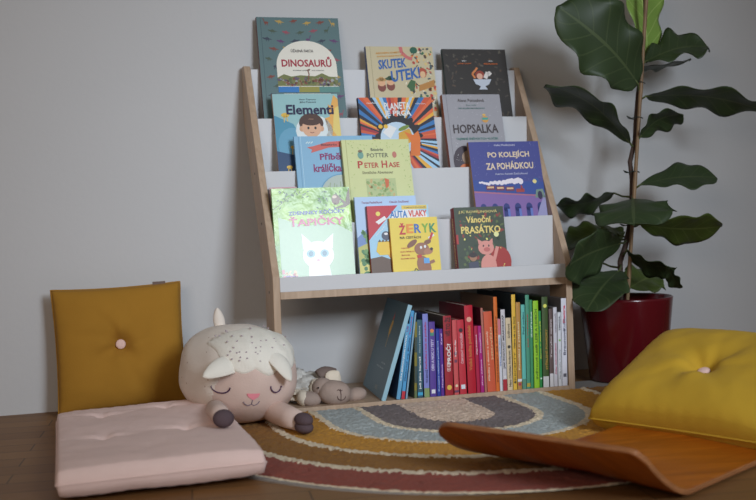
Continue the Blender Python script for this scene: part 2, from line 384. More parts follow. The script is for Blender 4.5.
# 4 elementi
w_, h, th = .176, .235, .014; AQ = cm(140, 178, 180)
b = make_book('picture_book', 'pale teal picture book with a dark-haired child, second tier at the left', w_, h, th, AQ, cm(170, 144, 128), 'picture books facing out on the rack')
A = front(b, w_, h, th)
A.poly([(0, 0), (.12, 0), (.075, .10), (.05, .15), (0, .175)], cm(74, 136, 162), 1.5); A.poly([(0, 0), (.13, 0), (.11, .03), (.06, .06), (0, .075)], cm(44, 70, 104), 2.5)
A.ell(.045, .09, .04, .05, cm(96, 150, 176), 2)
for x, z, s in ((.030, .175, .011), (.045, .085, .008), (.03, .03, .008), (.055, .02, .009)):
    A.ell(x, z, s, s*.6, cm(206, 170, 74), 4); A.line([(x-.003, z), (x-.004, z-.02)], .002, cm(206, 170, 74), 4); A.line([(x+.003, z), (x+.005, z-.018)], .002, cm(206, 170, 74), 4)
A.poly([(.176, .22), (.165, .232), (.155, .20), (.148, .205), (.150, .17), (.136, .165), (.142, .13), (.13, .10), (.176, .08)], cm(216, 160, 84), 3)
A.poly([(.176, .20), (.166, .195), (.160, .17), (.155, .13), (.176, .10)], cm(226, 190, 110), 4)
A.ell(.105, .13, .05, .045, cm(206, 216, 222), 3); A.ell(.098, .152, .033, .028, cm(74, 50, 42), 6); A.ell(.098, .138, .026, .026, cm(206, 160, 130), 7)
A.ell(.071, .136, .006, .008, cm(196, 150, 120), 6.5); A.ell(.125, .136, .006, .008, cm(196, 150, 120), 6.5); A.ell(.098, .154, .024, .009, cm(74, 50, 42), 8)
for x in (.089, .108): A.ell(x, .138, .003, .004, BK, 9)
A.line([(.093, .126), (.098, .124), (.104, .126)], .0016, cm(120, 50, 50), 9)
A.text('Elementi', .098, .190, .128, .028, cm(34, 32, 66), 9, .035)
A.text('Ester Čapková', .094, .219, .044, .006, cm(80, 90, 100), 9); A.text('Jitka Petrová', .094, .211, .044, .006, cm(80, 90, 100), 9)
A.done('cover_picture', b)
A = spine_art(b, h, th); A.text('ELEMENTI', .16, 0, .07, .006, cm(40, 36, 60), 2, .03); A.done('spine_emblem', b); place_display(b, 2, .059, th)
# 5 planeta
w_, h, th = .210, .224, .014
b = make_book('picture_book', 'picture book with red and blue rays around a globe, second tier in the middle', w_, h, th, cm(176, 80, 52), cm(36, 36, 44), 'picture books facing out on the rack')
A = front(b, w_, h, th); R = random.Random(2); cx, cz = .100, .105
rc = [cm(190, 84, 56), cm(44, 46, 56), cm(214, 158, 60), cm(56, 110, 166), cm(152, 50, 60), cm(206, 100, 62), cm(150, 186, 212), cm(40, 44, 60), cm(196, 76, 50)]
def edge(a):
    dx, dz = math.cos(a), math.sin(a); t = 9
    if dx > 1e-6: t = min(t, (w_-cx)/dx)
    if dx < -1e-6: t = min(t, -cx/dx)
    if dz > 1e-6: t = min(t, (h-cz)/dz)
    if dz < -1e-6: t = min(t, -cz/dz)
    return cx+dx*t, cz+dz*t
a = 0; i = 0
while a < 2*math.pi:
    st = R.uniform(.035, .10); e = min(a+st, 2*math.pi); p, q = edge(a), edge(e)
    A.poly([(cx+.02*math.cos(a), cz+.02*math.sin(a)), p, q, (cx+.02*math.cos(e), cz+.02*math.sin(e))], rc[(i*4+R.randrange(2)) % 9], 2); a = e; i += 1
A.ell(cx+.005, cz+.008, .058, .056, BK, 3, 24); R = random.Random(5)
for k in range(14):
    t = k*2*math.pi/14; A.ell(cx+.005+.056*math.cos(t), cz+.008+.054*math.sin(t), .012, .008, BK, 3.3, 8, t)
A.ell(cx, cz, .048, .048, cm(176, 196, 220), 4, 24); A.poly([(cx+.0, cz-.03), (cx+.046, cz-.005), (cx+.036, cz+.03), (cx+.004, cz+.016)], cm(196, 150, 56), 5)
A.poly([(cx-.04, cz+.018), (cx-.02, cz+.04), (cx+.0, cz+.03), (cx-.02, cz)], cm(226, 230, 236), 5); A.ell(cx+.02, cz+.03, .018, .006, cm(110, 130, 60), 5.2, 8, .4)
A.poly([(cx+.03, cz-.05), (cx+.036, cz-.01), (cx+.02, cz+.02), (cx+.044, cz+.01), (cx+.06, cz+.022), (cx+.064, cz), (cx+.058, cz-.05)], cm(206, 110, 50), 6)
A.ell(cx-.045, cz+.035, .006, .006, cm(226, 170, 60), 6); A.ell(cx-.03, cz+.035, .006, .006, cm(226, 170, 60), 6)
A.text('PLANETA', .108, .199, .074, .020, cm(232, 222, 220), 8, .03, 0, 0, .0015); A.text('JE PRGA', .108, .176, .076, .020, cm(232, 222, 220), 8, .03)
A.text('OLDŘICH', .038, .208, .03, .0045, WH, 8); A.text('RŮŽIČKA', .176, .206, .028, .0045, WH, 8)
A.done('cover_picture', b); place_display(b, 2, .291, th)
# 6 hopsalka
w_, h, th = .170, .231, .018; GR = cm(146, 144, 150)
b = make_book('picture_book', 'grey picture book titled in black capitals with orange spine, second tier at the right', w_, h, th, GR, cm(150, 84, 56), 'picture books facing out on the rack')
A = front(b, w_, h, th); A.rect(.011, 0, .0122, h, cm(112, 110, 116), 1); speckle(A, .015, .165, .05, .225, 70, [cm(196, 194, 200)], .0006, .0012, 2, 4)
A.text('HOPSALKA', .087, .129, .132, .026, cm(64, 56, 58), 8, .02); A.text('Alena Penzešová', .082, .213, .078, .009, cm(84, 76, 76), 8, .01)
A.text('ilustrovala', .082, .199, .03, .004, cm(110, 130, 130), 8); A.text('DÁŠA BEZDĚKOVSKÁ MRZILKOVÁ', .082, .190, .078, .005, cm(70, 110, 106), 8, .02)
A.text('TAJEMNÉ SNĚHOVÝCH VLOČEK', .088, .100, .124, .010, cm(62, 112, 104), 8, .02)
A.ell(.118, .157, .010, .010, cm(196, 144, 76), 4); A.rect(.109, .155, .127, .162, cm(70, 150, 140), 5); A.ell(.116, .170, .005, .003, cm(210, 170, 90), 4)
A.ell(.045, .035, .034, .045, cm(70, 62, 70), 4); A.ell(.06, .045, .024, .022, cm(150, 128, 110), 5); A.ell(.045, .01, .02, .018, cm(190, 110, 70), 6); speckle(A, .02, .16, .005, .06, 40, [WH], .0006, .001, 7, 3)
A.done('cover_picture', b); place_display(b, 2, .530, th)
# 7 blue story book
w_, h, th = .210, .262, .009; SKY = cm(124, 166, 194)
b = make_book('picture_book', 'light blue story book with red banner, third tier behind the pale yellow book', w_, h, th, SKY, cm(112, 158, 192), 'picture books facing out on the rack')
A = front(b, w_, h, th); A.rect(.011, 0, .0125, h, cm(96, 140, 172), 1); A.rect(.0165, 0, .0178, h, cm(160, 194, 214), 1)
A.poly([(.032, .232), (.048, .234), (.09, .246), (.13, .248), (.17, .242), (.205, .228), (.2, .215), (.17, .226), (.13, .232), (.09, .230), (.052, .219), (.042, .216), (.045, .225)], cm(190, 92, 84), 3)
A.text('Beatrix    Potter', .12, .238, .10, .006, cm(90, 50, 60), 6, .02)
A.text('Příběhy', .105, .203, .082, .024, cm(128, 44, 96), 6, .03); A.text('králíčka Petra', .11, .175, .130, .024, cm(128, 44, 96), 6, .03)
A.ell(.118, .10, .062, .058, cm(96, 146, 178), 3, 28); A.ell(.118, .10, .059, .055, cm(166, 176, 168), 4, 28)
for k in range(16): A.line([(.075+k*.006, .10+.01*math.sin(k)), (.08+k*.0055, .125+.012*math.sin(k*2.3))], .002, cm(140, 154, 120), 5)
for x in (.03, .036, .043): A.line([(x, .242), (x+.006, .247)], .002, cm(196, 214, 226), 3)
A.done('cover_picture', b); place_display(b, 3, .099, th)
# small pink booklet
b = make_book('booklet', 'small white and pink booklet almost hidden behind the green glossy book', .07, .118, .004, cm(190, 160, 166), cm(190, 160, 166))
A = front(b, .07, .118, .004); A.rect(.006, .107, .066, .117, cm(186, 130, 144), 1); A.text('POHÁDKY', .05, .107, .02, .005, cm(60, 50, 60), 3); A.done('cover_picture', b); place_display(b, 3, .026, .004, .02)
b.location.z -= .012
# 8 pale yellow
w_, h, th = .183, .248, .014; PY = cm(192, 196, 142)
b = make_book('picture_book', 'thick pale yellow book with red serif title in the middle of the third tier', w_, h, th, PY, cm(186, 188, 124), 'picture books facing out on the rack')
A = front(b, w_, h, th); A.rect(.0105, 0, .0122, h, cm(166, 168, 112), 1); R = random.Random(4)
for i in range(150):
    x = R.uniform(.015, .18); z = R.uniform(.09, .245)
    if .03 < x < .16 and z < .222: continue
    A.ell(x, z, R.uniform(.001, .0035), .0012, R.choice([cm(172, 184, 118), cm(160, 174, 112)]), 2+(i % 3)*.3, 6, R.uniform(0, 3))
A.text('Beatrix', .094, .220, .034, .008, cm(80, 84, 76), 6); A.text('POTTER', .094, .204, .058, .012, cm(84, 88, 78), 6, .004)
A.text('P', .045, .179, .014, .020, cm(172, 54, 50), 6, .02); A.text('ETER', .075, .177, .038, .014, cm(172, 54, 50), 6, .015); A.text('H', .110, .179, .015, .020, cm(172, 54, 50), 6, .02); A.text('ASE', .136, .177, .030, .014, cm(172, 54, 50), 6, .015)
A.text('Sämtliche Abenteuer', .090, .157, .084, .008, cm(120, 116, 86), 6)
A.ell(.048, .205, .008, .010, cm(104, 146, 134), 4); A.ell(.048, .216, .006, .004, cm(130, 110, 84), 4); A.ell(.140, .205, .006, .009, cm(176, 110, 96), 4)
A.rect(.056, .08, .136, .140, cm(168, 178, 128), 3); speckle(A, .06, .132, .09, .136, 50, [cm(132, 154, 96), cm(186, 160, 110), cm(150, 170, 120)], .003, .007, 4, 6)
A.poly([(.106, .141), (.118, .136), (.116, .118), (.108, .112)], cm(190, 96, 60), 6)
A.done('cover_picture', b); place_display(b, 3, .220, th); b.location.y -= .0112
# 9 po kolejich
w_, h, th = .205, .238, .012; NV = cm(66, 70, 132)
b = make_book('picture_book', 'dark blue picture book of a night train on a viaduct, third tier at the right', w_, h, th, NV, cm(140, 104, 70), 'picture books facing out on the rack')
A = front(b, w_, h, th)
A.poly([(0, .13), (w_, .12), (w_, .0), (0, 0)], cm(50, 72, 140), 1.5)
speckle(A, .005, .2, .12, .235, 90, [cm(150, 154, 196)], .0004, .001, 2, 11)
A.text('PO KOLEJÍCH', .112, .200, .122, .024, cm(214, 192, 166), 8, .025, 0, .01); A.text('ZA POHÁDKOU', .112, .170, .138, .024, cm(214, 192, 166), 8, .025, 0, .01)
A.text('Lidka Podhájecká', .104, .227, .062, .007, cm(190, 190, 210), 8, .01, .2); A.text('Ilustrace Antonie Šteklhoferová', .114, .146, .094, .007, cm(180, 182, 206), 8, .01, .2)
VI = cm(120, 92, 150); A.poly([(0, .094), (.15, .082), (w_, .078), (w_, 0), (0, 0)], VI, 3); A.poly([(0, .098), (.15, .086), (w_, .082), (w_, .078), (.15, .082), (0, .094)], cm(160, 100, 120), 4)
for k in range(6):
    x = .022+k*.033; A.rect(x-.009, 0, x+.009, .05, cm(44, 52, 112), 4); A.ell(x, .05, .009, .012, cm(44, 52, 112), 4); A.rect(x+.002, 0, x+.009, .046, cm(92, 110, 176), 5)
TR_ = cm(104, 52, 80)
for k in range(3): x = .036+k*.028; A.rect(x, .1-k*.002, x+.025, .113-k*.002, TR_, 5); A.rect(x+.003, .105-k*.002, x+.022, .110-k*.002, cm(206, 170, 130), 6)
A.rect(.122, .092, .146, .102, cm(150, 60, 60), 5); A.rect(.136, .1, .141, .111, cm(150, 60, 60), 5)
R = random.Random(6)
for k in range(20): x = .02+k*.0062; A.ell(x, .120+R.uniform(-.003, .003)+(.004 if k > 12 else 0), .004+.0002*k, .003+.0003*k, cm(214, 204, 214), 6+(k % 3)*.3, 9)
A.ell(.182, .122, .010, .010, cm(52, 84, 140), 5); A.ell(.179, .122, .006, .006, cm(214, 196, 130), 6)
A.poly([(.165, 0), (.185, .05), (.205, .09), (.205, 0)], cm(140, 138, 176), 6); A.poly([(.175, .075), (.18, .098), (.2, .1), (.205, .075)], cm(108, 130, 120), 6); A.ell(.190, .082, .007, .012, cm(46, 40, 70), 7)
A.done('cover_picture', b); place_display(b, 3, .576, th)
# 10 green glossy
w_, h, th = .200, .2595, .012
def gloss_mat():
    m = bpy.data.materials.new('glossy_green_cover'); m.use_nodes = True; nt = m.node_tree; N = nt.nodes; L = nt.links; b = N['Principled BSDF']
    b.inputs['Roughness'].default_value = .5; b.inputs['Specular IOR Level'].default_value = .3; b.inputs['Coat Weight'].default_value = .6; b.inputs['Coat Roughness'].default_value = .24
    tc = N.new('ShaderNodeTexCoord'); n = N.new('ShaderNodeTexNoise'); n.inputs['Scale'].default_value = 14; n.inputs['Detail'].default_value = 4; L.new(tc.outputs['Object'], n.inputs['Vector'])
    cr = N.new('ShaderNodeValToRGB'); e = cr.color_ramp.elements; e[0].position = .35; e[1].position = .65; e[0].color = O(82, 126, 56)+(1,); e[1].color = O(150, 180, 96)+(1,)
    L.new(n.outputs['Fac'], cr.inputs[0]); L.new(cr.outputs[0], b.inputs['Base Color'])
    v = N.new('ShaderNodeTexNoise'); v.inputs['Scale'].default_value = 45; L.new(tc.outputs['Object'], v.inputs['Vector'])
    bp = N.new('ShaderNodeBump'); bp.inputs['Strength'].default_value = .5; bp.inputs['Distance'].default_value = .003; L.new(v.outputs['Fac'], bp.inputs['Height'])
    L.new(bp.outputs[0], b.inputs['Normal']); L.new(bp.outputs[0], b.inputs['Coat Normal']); return m
GG = gloss_mat()
def gcm(r, g, b):
    m = mat('gloss_%d_%d_%d' % (r, g, b), O(r, g, b, .8), .5, .05, 40, .6, 60, .3, .6); m.node_tree.nodes['Principled BSDF'].inputs['Coat Roughness'].default_value = .24; return m
b = make_book('picture_book', 'glossy green picture book with a white kitten, lowest tier at the left end', w_, h, th, GG, cm(92, 140, 60), 'picture books facing out on the rack')
A = front(b, w_, h, th)
A.poly([(.012, .0), (.2, 0), (.2, .14), (.15, .17), (.08, .16), (.012, .185)], gcm(150, 176, 146), 1.5)
A.poly([(.2, .258), (.2, .215), (.186, .206), (.160, .203), (.162, .207), (.183, .214), (.17, .232), (.174, .232), (.188, .220), (.194, .245)], gcm(92, 72, 52), 3)
A.ell(.163, .227, .011, .014, gcm(104, 74, 58), 4); A.ell(.160, .234, .006, .004, gcm(190, 170, 150), 5)
R = random.Random(7)
for i in range(46):
    x = R.uniform(.01, .2); z = .251-R.uniform(0, .05)*(1 if x < .05 or x > .11 else .35); A.ell(x, z, .0038, .0016, gcm(52, 82, 50), 4, 6, R.uniform(0, 3))
A.line([(.0, .205), (.02, .218), (.045, .236)], .0015, gcm(80, 70, 50), 3.5)
A.text('ZDENINKY KOČIČKY', .112, .197, .146, .013, gcm(52, 62, 150), 8, .04, 0, .02); A.text('ŤAPIČKY', .110, .174, .142, .026, gcm(176, 66, 110), 8, .05, 0, .02)
FW = gcm(216, 214, 222)
A.ell(.108, .085, .040, .036, FW, 4, 24); A.poly([(.07, .10), (.068, .142), (.092, .118)], FW, 4.5); A.poly([(.146, .10), (.150, .140), (.124, .118)], FW, 4.5)
A.poly([(.078, 0), (.082, .06), (.108, .065), (.134, .06), (.142, 0)], FW, 4.2)
for x in (.089, .124): A.ell(x, .089, .011, .010, gcm(120, 164, 180), 6, 18); A.ell(x, .089, .006, .007, gcm(70, 110, 130), 7, 14)
A.ell(.107, .072, .004, .003, gcm(190, 150, 160), 7)
A.ell(.032, .028, .024, .008, gcm(120, 96, 150), 4); speckle(A, .015, .05, .03, .05, 16, [gcm(206, 180, 150), gcm(190, 120, 130)], .003, .006, 5, 3); A.ell(.168, .02, .007, .009, gcm(170, 110, 100), 4)
A.done('cover_picture', b); place_display(b, 4, .018+.001, th)
# 11 blue farm book
w_, h, th = .164, .232, .009
b = make_book('picture_book', 'pale blue landscape picture book, rearmost of the three stacked in the lowest tier', w_, h, th, cm(160, 184, 214), cm(146, 172, 206), 'picture books facing out on the rack')
A = front(b, w_, h, th)
A.poly([(.0, .125), (.03, .15), (.06, .13), (.1, .14), (w_, .12), (w_, 0), (0, 0)], cm(104, 130, 178), 1.5); A.poly([(0, .10), (.05, .12), (w_, .10), (w_, 0), (0, 0)], cm(170, 172, 96), 2.5)
A.poly([(0, .06), (.04, .07), (w_, .05), (w_, 0), (0, 0)], cm(196, 190, 110), 3.5); A.text('Tereza Pecháčková', .045, .217, .055, .006, cm(130, 60, 90), 6); A.text('Claudie Součková', .118, .217, .052, .006, cm(130, 60, 90), 6)
speckle(A, .01, .035, .03, .14, 26, [cm(74, 120, 80), cm(98, 140, 84)], .005, .010, 4, 2); A.done('cover_picture', b); place_display(b, 4, .232, th)
def shift(b, th_off): # brought forward of the book behind it
    b.location.y -= th_off*1.09; b.location.z += 0.0
# 12 red corner diggers
w_, h, th = .164, .207, .010
b = make_book('picture_book', 'light blue picture book with red corner and yellow digger bucket in the lowest tier', w_, h, th, cm(150, 190, 220), cm(150, 50, 52), 'picture books facing out on the rack')
A = front(b, w_, h, th); RC_ = cm(176, 36, 50)
A.poly([(0, h), (.082, h), (0, .118)], RC_, 3); A.ell(.028, .186, .006, .006, cm(214, 196, 90), 5); A.poly([(.02, .165), (.045, .18), (.05, .172), (.028, .158)], WH, 5); A.text('nejlepší jízda', .04, .15, .06, .005, WH, 6, .01, 0, .79)
A.rect(.092, .1955, w_-.004, .206, cm(206, 180, 84), 4); A.text('TOMISLAV SENĆANSKI', .128, .2005, .06, .005, cm(110, 90, 50), 6, .01)
A.ell(.11, .178, .05, .018, cm(226, 230, 236), 3); A.text('AUTA', .083, .183, .046, .019, cm(44, 110, 176), 8, .04); A.text('VLAKY', .134, .184, .050, .017, cm(196, 74, 60), 8, .04)
A.text('BAGRY', .088, .162, .05, .014, cm(130, 40, 90), 8, .04)
A.poly([(.016, .088), (.022, .112), (.075, .116), (.08, .09), (.07, .078), (.025, .078)], cm(214, 180, 60), 5)
for k in range(6): A.poly([(.022+k*.009, .112), (.027+k*.009, .119), (.031+k*.009, .113)], cm(80, 64, 46), 6)
A.ell(.045, .128, .012, .012, cm(70, 74, 92), 5.5); A.ell(.045, .133, .005, .003, WH, 6.5)
A.poly([(.0, .0), (.0, .07), (.03, .075), (.055, .065), (.07, .03), (.085, 0)], cm(92, 72, 60), 4); A.line([(.05, .08), (.07, .045), (.062, .02)], .008, cm(206, 150, 56), 6)
A.done('cover_picture', b); place_display(b, 4, .2595, th); shift(b, .0098)
# 13 zeryk
w_, h, th = .128, .1735, .010
b = make_book('picture_book', 'small yellow picture book with brown dog, frontmost in the lowest tier', w_, h, th, cm(214, 188, 72), cm(200, 140, 60), 'picture books facing out on the rack')
A = front(b, w_, h, th)
for k, (c_, col_) in enumerate(zip('ŽERYK', (cm(180, 44, 50), cm(214, 130, 50), cm(50, 96, 170), cm(110, 160, 60), cm(50, 130, 92)))): A.text(c_, .032+k*.0205, .1445, .018, .024 if k else .030, col_, 8, .05)
A.text('NA CESTÁCH', .052, .122, .056, .008, cm(70, 50, 40), 8, .02)
for k, t in enumerate(('napsala', 'HELENA ŠIMŮNKOVÁ', 'ilustrovala', 'DRAHOMÍR TRSŤAN')): A.text(t, .036+.005*(k % 2), .094-k*.009, .022+.016*(k % 2), .0045, cm(176, 70, 60), 8)
BR = cm(140, 96, 74)
A.ell(.083, .045, .018, .028, BR, 5, 18, .3); A.ell(.08, .09, .020, .017, BR, 5.5); A.ell(.097, .083, .013, .008, cm(160, 112, 86), 6, 14, .2); A.ell(.106, .089, .004, .004, BK, 7)
A.ell(.055, .105, .016, .007, cm(120, 80, 62), 6.5, 14, .6); A.ell(.097, .108, .010, .006, cm(120, 80, 62), 5.3, 14, .3); A.ell(.078, .094, .003, .004, WH, 7); A.ell(.089, .096, .003, .004, WH, 7); A.line([(.066, .07), (.078, .072)], .008, cm(176, 50, 50), 7)
A.rect(.083, .052, .098, .066, cm(90, 150, 206), 8, ); A.line([(.09, .05), (.112, .058)], .008, BR, 7.5); A.ell(.098, .012, .018, .009, BR, 7); A.line([(.085, .03), (.1, .014)], .014, BR, 6)
A.rect(.046, .004, .078, .034, cm(70, 140, 120), 6); speckle(A, .05, .075, .008, .03, 12, [cm(196, 60, 60), WH, cm(60, 90, 160)], .002, .004, 7, 3); A.line([(.056, .034), (.06, .04), (.067, .034)], .002, BK, 6)
A.line([(.1, .118), (.116, .126)], .005, cm(206, 214, 226), 6); A.line([(.104, .114), (.112, .132)], .006, cm(176, 50, 60), 6.5)
A.done('cover_picture', b); place_display(b, 4, .313, th); shift(b, .0098+.0108)
# 14 prasatko
w_, h, th = .138, .193, .026
b = make_book('picture_book', 'small thick dark green book with gold title and pink pig, lowest tier at the right', w_, h, th, cm(54, 64, 50), cm(140, 36, 40), 'picture books facing out on the rack')
A = front(b, w_, h, th)
speckle(A, .01, .132, .01, .185, 120, [cm(70, 88, 60), cm(44, 58, 44), cm(86, 100, 60), cm(130, 50, 44)], .002, .007, 1.5, 12); speckle(A, .01, .13, .01, .14, 16, [cm(226, 206, 110)], .001, .004, 4, 5)
A.ell(.118, .045, .030, .040, cm(150, 44, 40), 3); GO = cm(214, 190, 110)
A.text('J.K. ROWLINGOVÁ', .066, .180, .108, .010, cm(196, 180, 110), 8, .02); A.text('Vánoční', .066, .160, .070, .019, GO, 8, .03); A.text('PRASÁTKO', .070, .134, .110, .024, GO, 8, .045)
PK = cm(200, 134, 124); A.ell(.084, .035, .022, .030, PK, 5, 18); A.ell(.080, .083, .022, .019, PK, 6, 18); A.ell(.082, .078, .009, .006, cm(176, 96, 92), 7); A.poly([(.06, .092), (.058, .108), (.07, .1)], PK, 6); A.poly([(.09, .1), (.1, .108), (.1, .092)], PK, 6)
for x in (.073, .088): A.ell(x, .088, .002, .003, BK, 7)
A.line([(.1, .05), (.112, .085)], .009, PK, 6); A.line([(.075, .02), (.072, 0)], .014, PK, 6); A.line([(.094, .02), (.098, 0)], .014, PK, 6)
A.ell(.042, .058, .010, .010, cm(150, 110, 84), 6); A.ell(.042, .065, .011, .007, cm(50, 40, 40), 7); A.poly([(.03, .0), (.028, .045), (.055, .048), (.06, 0)], cm(64, 66, 84), 5)
A.ell(.112, .118, .007, .007, cm(240, 226, 150), 6); A.rect(0, .095, .006, .12, cm(160, 44, 44), 6)
A.done('cover_picture', b); A = spine_art(b, h, th); A.text('VÁNOČNÍ PRASÁTKO', .10, .0, .13, .009, GO, 2, .03); A.done('spine_emblem', b); place_display(b, 4, .491, th)

# ---------------------------------------------------------------- standing books, spines outward
GS = 'books standing in a row on the bottom shelf'
def stand(label, bl, br, tl, tr, yt, yb, cover, spine=None, depth=.72, marks=(), body=None, name='book', yaw=0):
    Y = .004; z0 = .0153
    p = aty(bl, yb, Y); p2 = aty(br, yb, Y); q = aty(tl, yt, Y); q2 = aty(tr, yt, Y)
    th = max(.0045, ((p2.x-p.x)+(q2.x-q.x))/2*.985); h = q.z-z0; lean = ((q.x+q2.x)-(p.x+p2.x))/2/h; th *= .82 if yaw else .97
    x0 = (p.x+p2.x)/2-th/2
    wd = max(.13, min(.30, h*depth))
    b = make_book(name, label, wd, h, th, cover, spine or cover, GS)
    # local x -> depth, local -y -> +x of the room
    a = math.atan(lean)
    Mx = Matrix.Rotation(a, 4, 'Y') @ Matrix.Rotation(math.pi/2-yaw, 4, 'Z')
    b.matrix_world = Matrix.Translation((x0+(0 if a >= 0 else 0), Y, z0+(th*math.sin(a) if a > 0 else 0))) @ Mx
    if marks:
        A = spine_art(b, h, th)
        for mk in marks:
            k = mk[0]
            if k == 't': A.text(mk[1], h*mk[2], th*mk[5] if len(mk) > 5 else 0, h*mk[3], th*.45 if len(mk) < 7 else th*mk[6], mk[4], 4, .03)
            if k == 'r': A.rect(h*mk[1], -th*.5+.0003, h*mk[2], th*.5-.0003, mk[3], 1)
            if k == 'o': A.ell(h*mk[1], 0, th*.3, th*.3, mk[2], 3)
            if k == 's': A.rect(h*mk[1]-th*.3, -th*.3, h*mk[1]+th*.3, th*.3, mk[2], 2)
        A.done('spine_emblem', b)
    return b
G8 = cm(206, 208, 212)
# leaning large grey-blue book
fb, bb, ft = atz(383.9, 401.2, .0153), atz(364, 384.4, .0153), aty(406.8, 306.8, .028)
h = .250; th = .011; wd = .272; CB = cm(92, 120, 136)
b = make_book('picture_book', 'large slate blue hardback leaning against the row at its left end', wd, h, th, CB, cm(140, 176, 190), GS)
dep = (bb-fb).normalized(); up = (ft-fb); up = (up-dep*up.dot(dep)).normalized(); nn = up.cross(dep)   # local x=depth, z=up, y=z x x
b.matrix_world = Matrix.Translation(fb-nn*0+Vector((-.004, .008, .0012))) @ Matrix((dep, nn, up)).transposed().to_4x4()
A = Art((0, 0, 0), (1, 0, 0), (0, 0, 1), (0, 1, 0)); GB = cm(236, 176, 90)
A.poly([(.135, .175), (.15, .20), (.165, .195), (.16, .165), (.145, .15)], GB, 2); A.poly([(.148, .2), (.155, .222), (.162, .2)], cm(206, 90, 76), 3); A.line([(.15, .155), (.145, .135), (.15, .125)], .004, GB, 2)
A.text('PROSTŘÍHY', .18, .085, .05, .005, cm(190, 206, 214), 2, .01, 0, 0); A.text('POHÁDKOVÉHO LESA', .15, .072, .09, .005, cm(190, 206, 214), 2, .01)
A.text('NAKLADATEL', .17, .02, .03, .01, cm(160, 160, 150), 2); A.done('cover_picture', b)
# the mirrored lettering is avoided: turn it for the far cover
for o in b.children:
    if o.name.startswith('cover_picture') or o.name.startswith('lettering'):
        for v in o.data.vertices: v.co.x = .272-v.co.x
PRG = lambda *c: cm(*c)
stand('light blue spine leaning second from the left end, dark blue cover behind it', 396, 400.6, 406, 410.6, 323, 401.3, PRG(44, 70, 110), PRG(92, 150, 186), .70, yaw=.10, marks= [('t', 'BYLA JEDNOU JEDNA LOUTKA', .55, .6, PRG(210, 220, 230)), ('t', 'Uli', .93, .07, PRG(110, 60, 120))])
stand('bright blue spine with magenta lettering and red square foot, leaning', 400.8, 405, 410.6, 414.6, 310, 401.2, PRG(60, 120, 170), PRG(74, 144, 190), .70, yaw=.10, marks= [('t', 'Tajuplný', .83, .22, PRG(150, 50, 110)), ('t', 'Gabriel ve škole', .45, .5, PRG(40, 70, 110)), ('r', .0, .09, PRG(176, 40, 52))])
stand('very thin pale blue book leaning beside the bright blue spine', 405.4, 407.6, 414.8, 416.6, 312, 400.6, PRG(110, 150, 180), PRG(130, 160, 180), .68, yaw=.09)
stand('thin dark book with yellow blotches on its spine', 414.2, 417.2, 414.6, 417.2, 322, 398.8, PRG(60, 66, 50), PRG(120, 112, 50), .72, [('r', .0, .1, PRG(90, 104, 70)), ('r', .2, .42, PRG(56, 70, 66)), ('r', .6, .8, PRG(56, 70, 66))])
stand('dark teal spine with white lettering and blue foot mark', 417.4, 423.4, 416.9, 421.8, 320, 398.8, PRG(50, 84, 100), None, .72, [('t', 'jež jaba karveš', .32, .42, PRG(210, 216, 216)), ('t', 'Chytrá Ivana Bílková', .75, .35, PRG(160, 176, 180), 0, .3), ('r', .03, .07, PRG(60, 150, 190))])
stand('lilac spine with crimson lettering and pale green foot', 424, 429.9, 422.4, 427.6, 314, 398.6, PRG(52, 56, 104), PRG(118, 124, 186), .78, [('t', 'Karkulka a kuk na pohádku', .62, .56, PRG(166, 40, 84)), ('t', 'TEO BEDNÁŘ', .25, .16, PRG(60, 60, 100)), ('r', .0, .11, PRG(122, 140, 92))])
stand('purple spine with small painted emblem at its top', 430.2, 436.9, 428.4, 434.6, 322, 398.2, PRG(80, 62, 130), PRG(82, 60, 136), .72, [('t', 'DEN A NOC U TETY', .56, .42, PRG(190, 184, 214)), ('s', .07, PRG(206, 206, 216)), ('o', .88, PRG(206, 120, 70)), ('s', .84, PRG(70, 130, 110))])
stand('narrow royal blue spine between purple and violet books', 437.2, 441.1, 435.6, 439, 329, 397.8, PRG(42, 52, 130), PRG(38, 56, 140), .7, [('t', 'Kouzelná rybářská pohádková', .45, .75, PRG(160, 180, 214))])
stand('narrow violet spine right of the royal blue one', 441.3, 444.6, 439.1, 442.4, 329, 397.4, PRG(70, 40, 116), PRG(84, 44, 130), .7, [('t', 'Magdalena', .3, .35, PRG(190, 170, 206)), ('t', 'Karel', .85, .16, PRG(190, 170, 206))])
stand('dark red spine with large white word and small yellow emblem', 445.2, 454, 442.9, 450.8, 316, 397, PRG(84, 76, 62), PRG(146, 36, 46), .95, [('t', 'PROČ?', .52, .26, PRG(222, 210, 206), 0, .6), ('t', 'OD KDY', .36, .12, PRG(210, 190, 186)), ('t', 'VÍŠ TO ŽE', .86, .24, PRG(60, 34, 36), 0, .7), ('o', .1, PRG(206, 170, 74))])
stand('coral spine with dark figures and white handwritten title', 454.3, 459.6, 452, 456.2, 320, 396.6, PRG(176, 70, 74), PRG(186, 78, 80), .72, [('t', 'Kapka Ája', .62, .22, PRG(216, 206, 206)), ('s', .55, PRG(100, 60, 84)), ('s', .45, PRG(100, 60, 84)), ('r', .03, .06, PRG(100, 60, 84)), ('o', .12, PRG(214, 190, 160))])
stand('red spine with white capitals and a blue square at the foot', 460, 467.2, 456.6, 463.4, 320, 396, PRG(150, 40, 52), PRG(176, 46, 58), .72, [('t', 'ČERVENÝ PAPOUŠEK', .62, .42, PRG(206, 160, 164)), ('s', .10, PRG(200, 206, 222)), ('o', .86, PRG(60, 40, 46))])
stand('tall thick red spine with faded gold lettering and heart', 468.3, 476.6, 463.6, 472.4, 305.6, 395, PRG(104, 28, 44), PRG(166, 24, 42), .85, [('t', 'Velká kniha pohádek', .52, .52, PRG(180, 110, 62), 0, .5), ('o', .84, PRG(206, 150, 130))])
